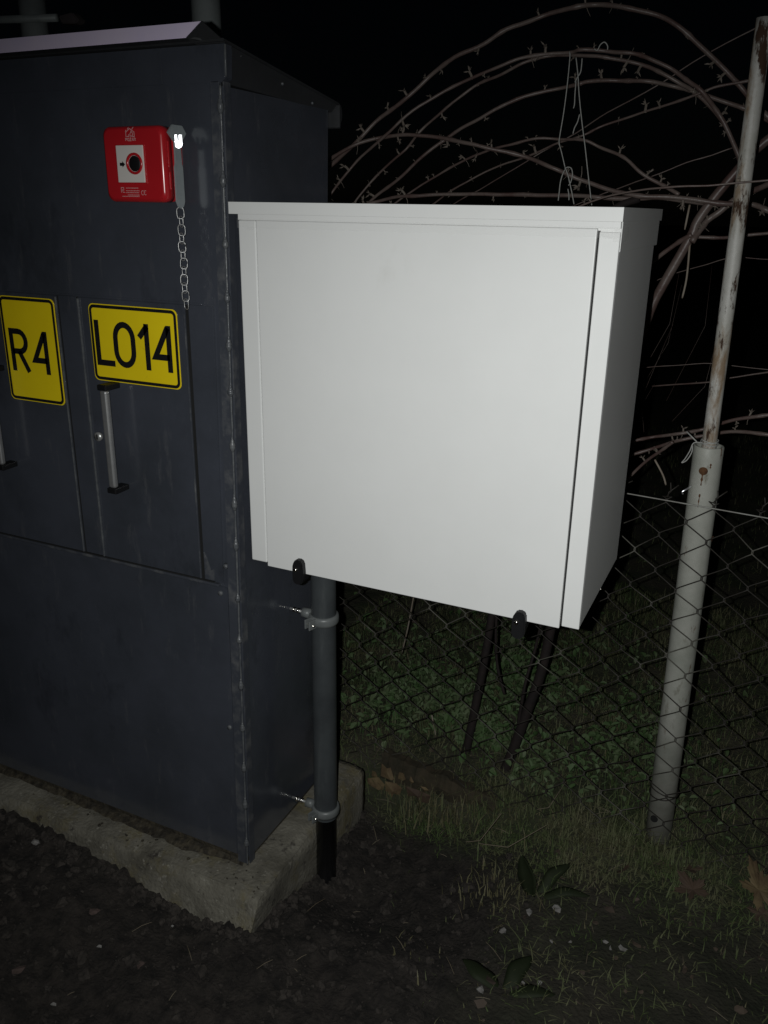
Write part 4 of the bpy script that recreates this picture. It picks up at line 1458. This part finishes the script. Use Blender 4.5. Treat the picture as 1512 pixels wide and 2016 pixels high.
for _ in range(6500):
    x, y = G.uniform(-1.9, 0.0), G.uniform(-0.75, 0.45)
    if G.random() < turf_at(x, y) or (x < -0.82 and y > -0.12):
        continue
    s = 0.0010 + 0.0030 * G.random() ** 3
    lump(acc, Vector((x, y, soil_z(x, y) + s * 0.3)), s, G, 0.75, 0.75)
o = frompy('soil_clods', acc.v, acc.f, 'clod', None, False)
tag(o, 'crumbs and clods of dark soil in front of the plinth', 'soil', kind='stuff')

acc = Acc()
for _ in range(330):
    x, y = G.uniform(-1.8, 0.5), G.uniform(-0.80, 0.75)
    if in_slab(x, y):
        continue
    if turf_at(x, y) < 0.4 and G.random() < 0.45:
        continue
    L = G.uniform(0.008, 0.05) * (1 if G.random() < .8 else 1.8)
    a = G.uniform(0, math.pi)
    d = Vector((math.cos(a), math.sin(a), G.uniform(-.1, .35))) * L
    p = Vector((x, y, soil_z(x, y) + 0.004))
    acc.add(*tube_data([p, p + d * .5 + Vector((0, 0, L * .08)), p + d], [0.0006, 0.0008, 0.0005], 4))
o = frompy('straw_bits', acc.v, acc.f, 'straw', None)
tag(o, 'dry straw and stalk bits strewn over the dark soil', 'straw', kind='stuff')

acc = Acc()
for _ in range(420):                                   # crumbled dead leaves in the grass
    if G.random() < 0.55:
        x, y = G.uniform(-0.45, 0.6), G.uniform(-0.75, 0.55)
    else:
        x, y = G.uniform(-1.1, 0.6), G.uniform(0.55, 1.6)
    if in_slab(x, y) or turf_at(x, y) < 0.3:
        continue
    s = 0.003 + 0.012 * G.random() ** 2
    R3 = Matrix.Rotation(G.uniform(0, 6.3), 3, 'Z') @ Matrix.Rotation(G.uniform(-.8, .8), 3, 'X')
    n_ = 7
    vs = [Vector((x, y, soil_z(x, y) + s * 0.5 + 0.003)) + R3 @ (Vector((math.cos(6.283 * k / n_), math.sin(6.283 * k / n_) * 0.65, 0.25 * math.sin(k * 2.0))) * s * G.uniform(0.6, 1.15)) for k in range(n_)]
    acc.add(vs, [tuple(range(n_))])
o = frompy('leaf_litter', acc.v, acc.f, 'litter', None)
tag(o, 'crumbled dead leaf bits scattered through the grass', 'leaf litter', kind='stuff')

acc = Acc()
for (u, v, L) in ((1000, 1668, .14), (945, 1655, .06), (1080, 1590, .05)):
    p = atz(u, v, 0.03)
    acc.add(*tube_data([p - Vector((L * .5, .02, .0)), p, p + Vector((L * .55, .06, .05))], [.001, .0012, .0007], 5))
o = frompy('fallen_stalk', acc.v, acc.f, 'straw', None)
tag(o, 'pale bent grass stalks leaning over the soil edge', 'straw', kind='stuff')


# pebbles
def pebble(u, v, s, label, m='pebble', flat=0.6):
    p = atz(u, v, 0.0)
    p.z = soil_z(p.x, p.y) + s * 0.30
    a = Acc()
    lump(a, Vector((0, 0, 0)), s, G, flat, 0.95)
    o = frompy('pebble', a.v, a.f, m, None)
    o.location = p
    tag(o, label, 'pebble', 'pale pebbles on the soil')


pebble(1095, 1787, 0.012, 'larger angular white stone on the soil below the broad-leaved plant')
pebble(1043, 1790, 0.009, 'narrow white stone left of the largest angular one')
for (u, v, s, lab) in ((1085, 1848, .005, 'tiny pale pebble straight below the larger angular white stone'), (1123, 1848, .005, 'tiny pale pebble below and right of the larger angular white stone'),
                       (1192, 1854, .006, 'upright pale pebble, leftmost of three in the grass'), (1202, 1869, .005, 'smallest pebble, middle of three in the grass'),
                       (1226, 1868, .008, 'longest pale pebble, rightmost of three in the grass'), (1030, 1935, .004, 'tiny pebble among the leaves of the bottom plant'),
                       (1062, 1938, .006, 'small pale pebble right of the bottom plant'), (75, 1695, .010, 'tall grey pebble on the soil near the left end of the plinth'),
                       (340, 1829, .004, 'tiny white pebble in the soil in front of the plinth corner'), (197, 1870, .006, 'small pale pebble in the soil above the pinkish scrap'),
                       (107, 1982, .006, 'small pale pebble in the bottom left corner'), (945, 1950, .009, 'dull broad pebble left of the bottom plant'),
                       (990, 1825, .008, 'dull grey pebble left below the narrow white stone')):
    pebble(u, v, s, lab)
for (u, v, lab) in ((188, 1817, 'flat reddish brown chip half buried in the soil'), (277, 1905, 'crumpled pinkish scrap lying on the dark soil'), (40, 1932, 'thin pale bark scrap on the soil at the far left')):
    pebble(u, v, 0.013, lab, 'chip', 0.3)


# ------------------------------------------------------------------ fallen leaves
def lobed_leaf(name, loc, size, rotz, tilt, m, label, curl=0.16, lobes=5):
    vs = [Vector((0, 0, 0))]
    n = 44
    for i in range(n):
        a = 2 * math.pi * i / n
        r = 0.46 + 0.50 * abs(math.cos(a * lobes / 2)) ** 2.2 + 0.09 * (1 if i % 2 else -1)
        r *= (1.0 + 0.25 * math.cos(a)) * (1 + 0.45 * noise.noise(Vector((math.cos(a) * 1.4 + rotz * 7, math.sin(a) * 1.4, size * 90))))
        x, y = r * math.cos(a), r * math.sin(a)
        vs.append(Vector((x, y, curl * (x * x + y * y) * (0.7 + 0.3 * math.sin(2 * a + size * 50)) + 0.03 * math.sin(5 * a))))
    R3 = Matrix.Rotation(rotz, 3, 'Z') @ Matrix.Rotation(tilt, 3, 'X')
    vs = [R3 @ (v * size) for v in vs]
    me_f = [(0, 1 + i, 1 + (i + 1) % n) for i in range(n)]
    o = frompy(name, vs, me_f, m, None, False)
    sd = o.modifiers.new('thick', 'SOLIDIFY')
    sd.thickness = 0.0006
    o.location = loc
    tag(o, label, 'leaf', 'fallen leaves')
    return o


def leaf_at(u, v, size, rotz, tilt, m, label, up=0.014, **k):
    p = atz(u, v, 0.01)
    p.z = soil_z(p.x, p.y) + up
    return lobed_leaf('fallen_leaf', p, size, rotz, tilt, m, label, **k)


leaf_at(1492, 1768, 0.062, 0.9, 0.55, 'leaf_yellow', 'big yellow-brown lobed leaf at the right edge right of the post foot', up=0.03)
leaf_at(1362, 1762, 0.042, 2.2, -0.3, 'leaf_brown', 'dull brown lobed leaf on the grass below the post foot', up=0.018)
leaf_at(1225, 1718, 0.022, 1.2, -0.9, 'leaf_brown', 'small upright pale brown leaf left of the post foot', up=0.02)
leaf_at(1500, 1800, 0.030, 3.0, -0.2, 'leaf_brown', 'curled brown leaf under the big yellow-brown one at the right edge', up=0.010)
leaf_at(1355, 1715, 0.026, 0.3, -0.4, 'leaf_brown', 'reddish brown leaf fragment right beside the post foot', up=0.016)

# rotting board along the foot of the fence with a dead leaf draped on it
bm = bmesh.new()
nx = 70
prev = None
for i in range(nx + 1):
    x = -0.835 + 0.34 * i / nx
    zt = 0.052 - 0.045 * (i / nx) ** 1.3 + 0.016 * fbm(x * 18, 1, 0, 4)
    w1, w2 = 0.010 * fbm(x * 22, 2, 0, 3), 0.012 * fbm(x * 17, 8, 0, 3)
    ring = [bm.verts.new((x, 0.556 + w1, -0.09)), bm.verts.new((x, 0.553 + w2, zt * 0.4 - 0.012)), bm.verts.new((x, 0.566 + w1, zt)),
            bm.verts.new((x, 0.592, zt + 0.006 * fbm(x * 30, 7))), bm.verts.new((x, 0.610, -0.06))]
    if prev:
        for k in range(4):
            bm.faces.new((prev[k], ring[k], ring[k + 1], prev[k + 1]))
    prev = ring
o = frombm('rotting_board', bm, 'wood', None)
tag(o, 'low rotting dark board at the fence foot next to the concrete plinth', 'board')

dl = empty('dead_leaf_cluster', (-0.74, 0.545, 0.0), 'withered yellow toothed leaf bunch draped over the board beside the plinth', 'leaf')


def toothed(px, y, m):
    vs = [at(u, v, y + 0.004 * math.sin(i * 2.3)) for i, (u, v) in enumerate(px)]
    c = sum(vs, Vector()) / len(vs) + Vector((0, -0.004, 0))
    o = frompy('leaf_lobe', [c] + vs, [(0, 1 + i, 1 + (i + 1) % len(vs)) for i in range(len(vs))], m, dl)
    sd = o.modifiers.new('thick', 'SOLIDIFY')
    sd.thickness = 0.0008


toothed([(750, 1527), (752, 1503), (762, 1513), (769, 1511), (776, 1534), (770, 1536)], 0.545, 'leaf_yellow')
toothed([(732, 1527), (733, 1517), (740, 1520), (744, 1531), (736, 1532)], 0.545, 'leaf_yellow')
toothed([(784, 1532), (786, 1520), (794, 1522), (799, 1534), (792, 1537)], 0.545, 'leaf_yellow')
toothed([(806, 1536), (809, 1528), (815, 1540), (810, 1543)], 0.545, 'leaf_yellow')
toothed([(828, 1548), (838, 1550), (845, 1556), (836, 1558)], 0.532, 'leaf_yellow')
toothed([(724, 1532), (745, 1530), (758, 1545), (752, 1560), (757, 1574), (745, 1580), (733, 1574), (722, 1578), (724, 1555)], 0.532, 'leaf_yellow')
toothed([(758, 1538), (780, 1542), (792, 1552), (786, 1566), (775, 1562), (770, 1574), (760, 1562)], 0.530, 'leaf_yellow')
toothed([(800, 1548), (826, 1556), (848, 1566), (843, 1582), (828, 1578), (815, 1566), (802, 1566)], 0.530, 'leaf_brown')


# ------------------------------------------------------------------ broad-leaved plants
def broad_leaf(parent, base, tip, wd, arch, roll, m='broad'):
    vs, fs = [], []
    n = 12
    base, tip = Vector(base), Vector(tip)
    d = (tip - base)
    s = d.cross(Vector((0, 0, 1)))
    s = s.normalized() if s.length > 1e-5 else Vector((1, 0, 0))
    s = (Matrix.Rotation(roll, 3, d.normalized()) @ s)
    nn = s.cross(d.normalized())
    for i in range(n + 1):
        t = i / n
        w_ = wd * (math.sin(math.pi * min(1, t * 0.93 + 0.07)) ** 0.8) * (1 - 0.15 * t) + 0.0006
        c = base + d * t + Vector((0, 0, arch * math.sin(math.pi * t))) + s * 0.002 * math.sin(t * 9)
        for q, lift in ((-1, 0.25), (-.5, 0.08), (0, 0), (.5, 0.08), (1, 0.25)):
            vs.append(c + s * w_ * q + nn * (-lift * w_) * (1 + 0.2 * math.sin(t * 14 + q)))
    for i in range(n):
        for k in range(4):
            a = i * 5 + k
            fs.append((a, a + 1, a + 6, a + 5))
    o = frompy('leaf', vs, fs, m, parent, True)
    sd = o.modifiers.new('thick', 'SOLIDIFY')
    sd.thickness = 0.0008


def plant(u, v, label, specs):
    p = atz(u, v, 0.0)
    p.z = soil_z(p.x, p.y)
    t = empty('broad_leaved_plant', p, label, 'plant', 'broad-leaved plants at the soil edge')
    for dx, dy, dz, wd, arch, roll in specs:
        broad_leaf(t, p + Vector((dx * .08, dy * .08, -.004)), p + Vector((dx, dy, dz)), wd, arch, roll)


plant(1052, 1758, 'low plant with one upright broad green leaf right of the dug soil',
      [(-0.042, 0.03, 0.080, 0.030, 0.004, 1.75), (0.055, 0.11, 0.030, 0.016, 0.014, 0.35), (0.120, 0.05, 0.010, 0.013, 0.016, 0.25)])
plant(990, 1950, 'dark flat-leaved plant close to the bottom of the photo',
      [(-0.10, 0.03, 0.006, 0.024, 0.012, 0.15), (0.10, 0.035, 0.004, 0.022, 0.012, -0.25), (0.03, 0.10, 0.010, 0.020, 0.010, 0.2)])

# gravel and wet dirt lying in the hollow on the plinth
acc = Acc()
for _ in range(80):
    x, y = G.gauss(-1.16, 0.17), -0.006 - 0.05 * G.random() ** 1.6
    if x > -0.90:
        continue
    s = 0.0008 + 0.0050 * G.random() ** 3
    lump(acc, Vector((x, y, SLAB_TOP + s * 0.1)), s, G, 0.5)
for _ in range(13):
    x, y = G.gauss(-0.885, 0.03), G.gauss(-0.03, 0.02)
    s = G.uniform(0.001, 0.0032)
    lump(acc, Vector((min(x, -0.85), max(y, -0.06), SLAB_TOP + s * 0.3)), s, G, 0.6)
vs, fs = [], []
nx_, ny_ = 110, 7
for i in range(nx_ + 1):
    x = -1.95 + 1.03 * i / nx_
    wd = 0.020 + 0.030 * max(0, fbm(x * 5, 3.0, 0, 3)) + 0.018 * math.exp(-((x + 1.18) / 0.13) ** 2)
    for j in range(ny_ + 1):
        t = j / ny_
        y = 0.012 - wd * t
        vs.append(Vector((x, y, SLAB_TOP - 0.003 + (0.013 * (1 - t) ** 0.7 + 0.004 * fbm(x * 40, y * 60, 1, 3)) * (1 - t ** 3))))
fs = [(i * (ny_ + 1) + j, i * (ny_ + 1) + j + 1, (i + 1) * (ny_ + 1) + j + 1, (i + 1) * (ny_ + 1) + j) for i in range(nx_) for j in range(ny_)]
acc.add(vs, fs)
o = frompy('plinth_grit', acc.v, acc.f, 'dirt', None, True)
tag(o, 'dark grit and debris lying on the plinth edge along the cabinet', 'grit', kind='stuff')
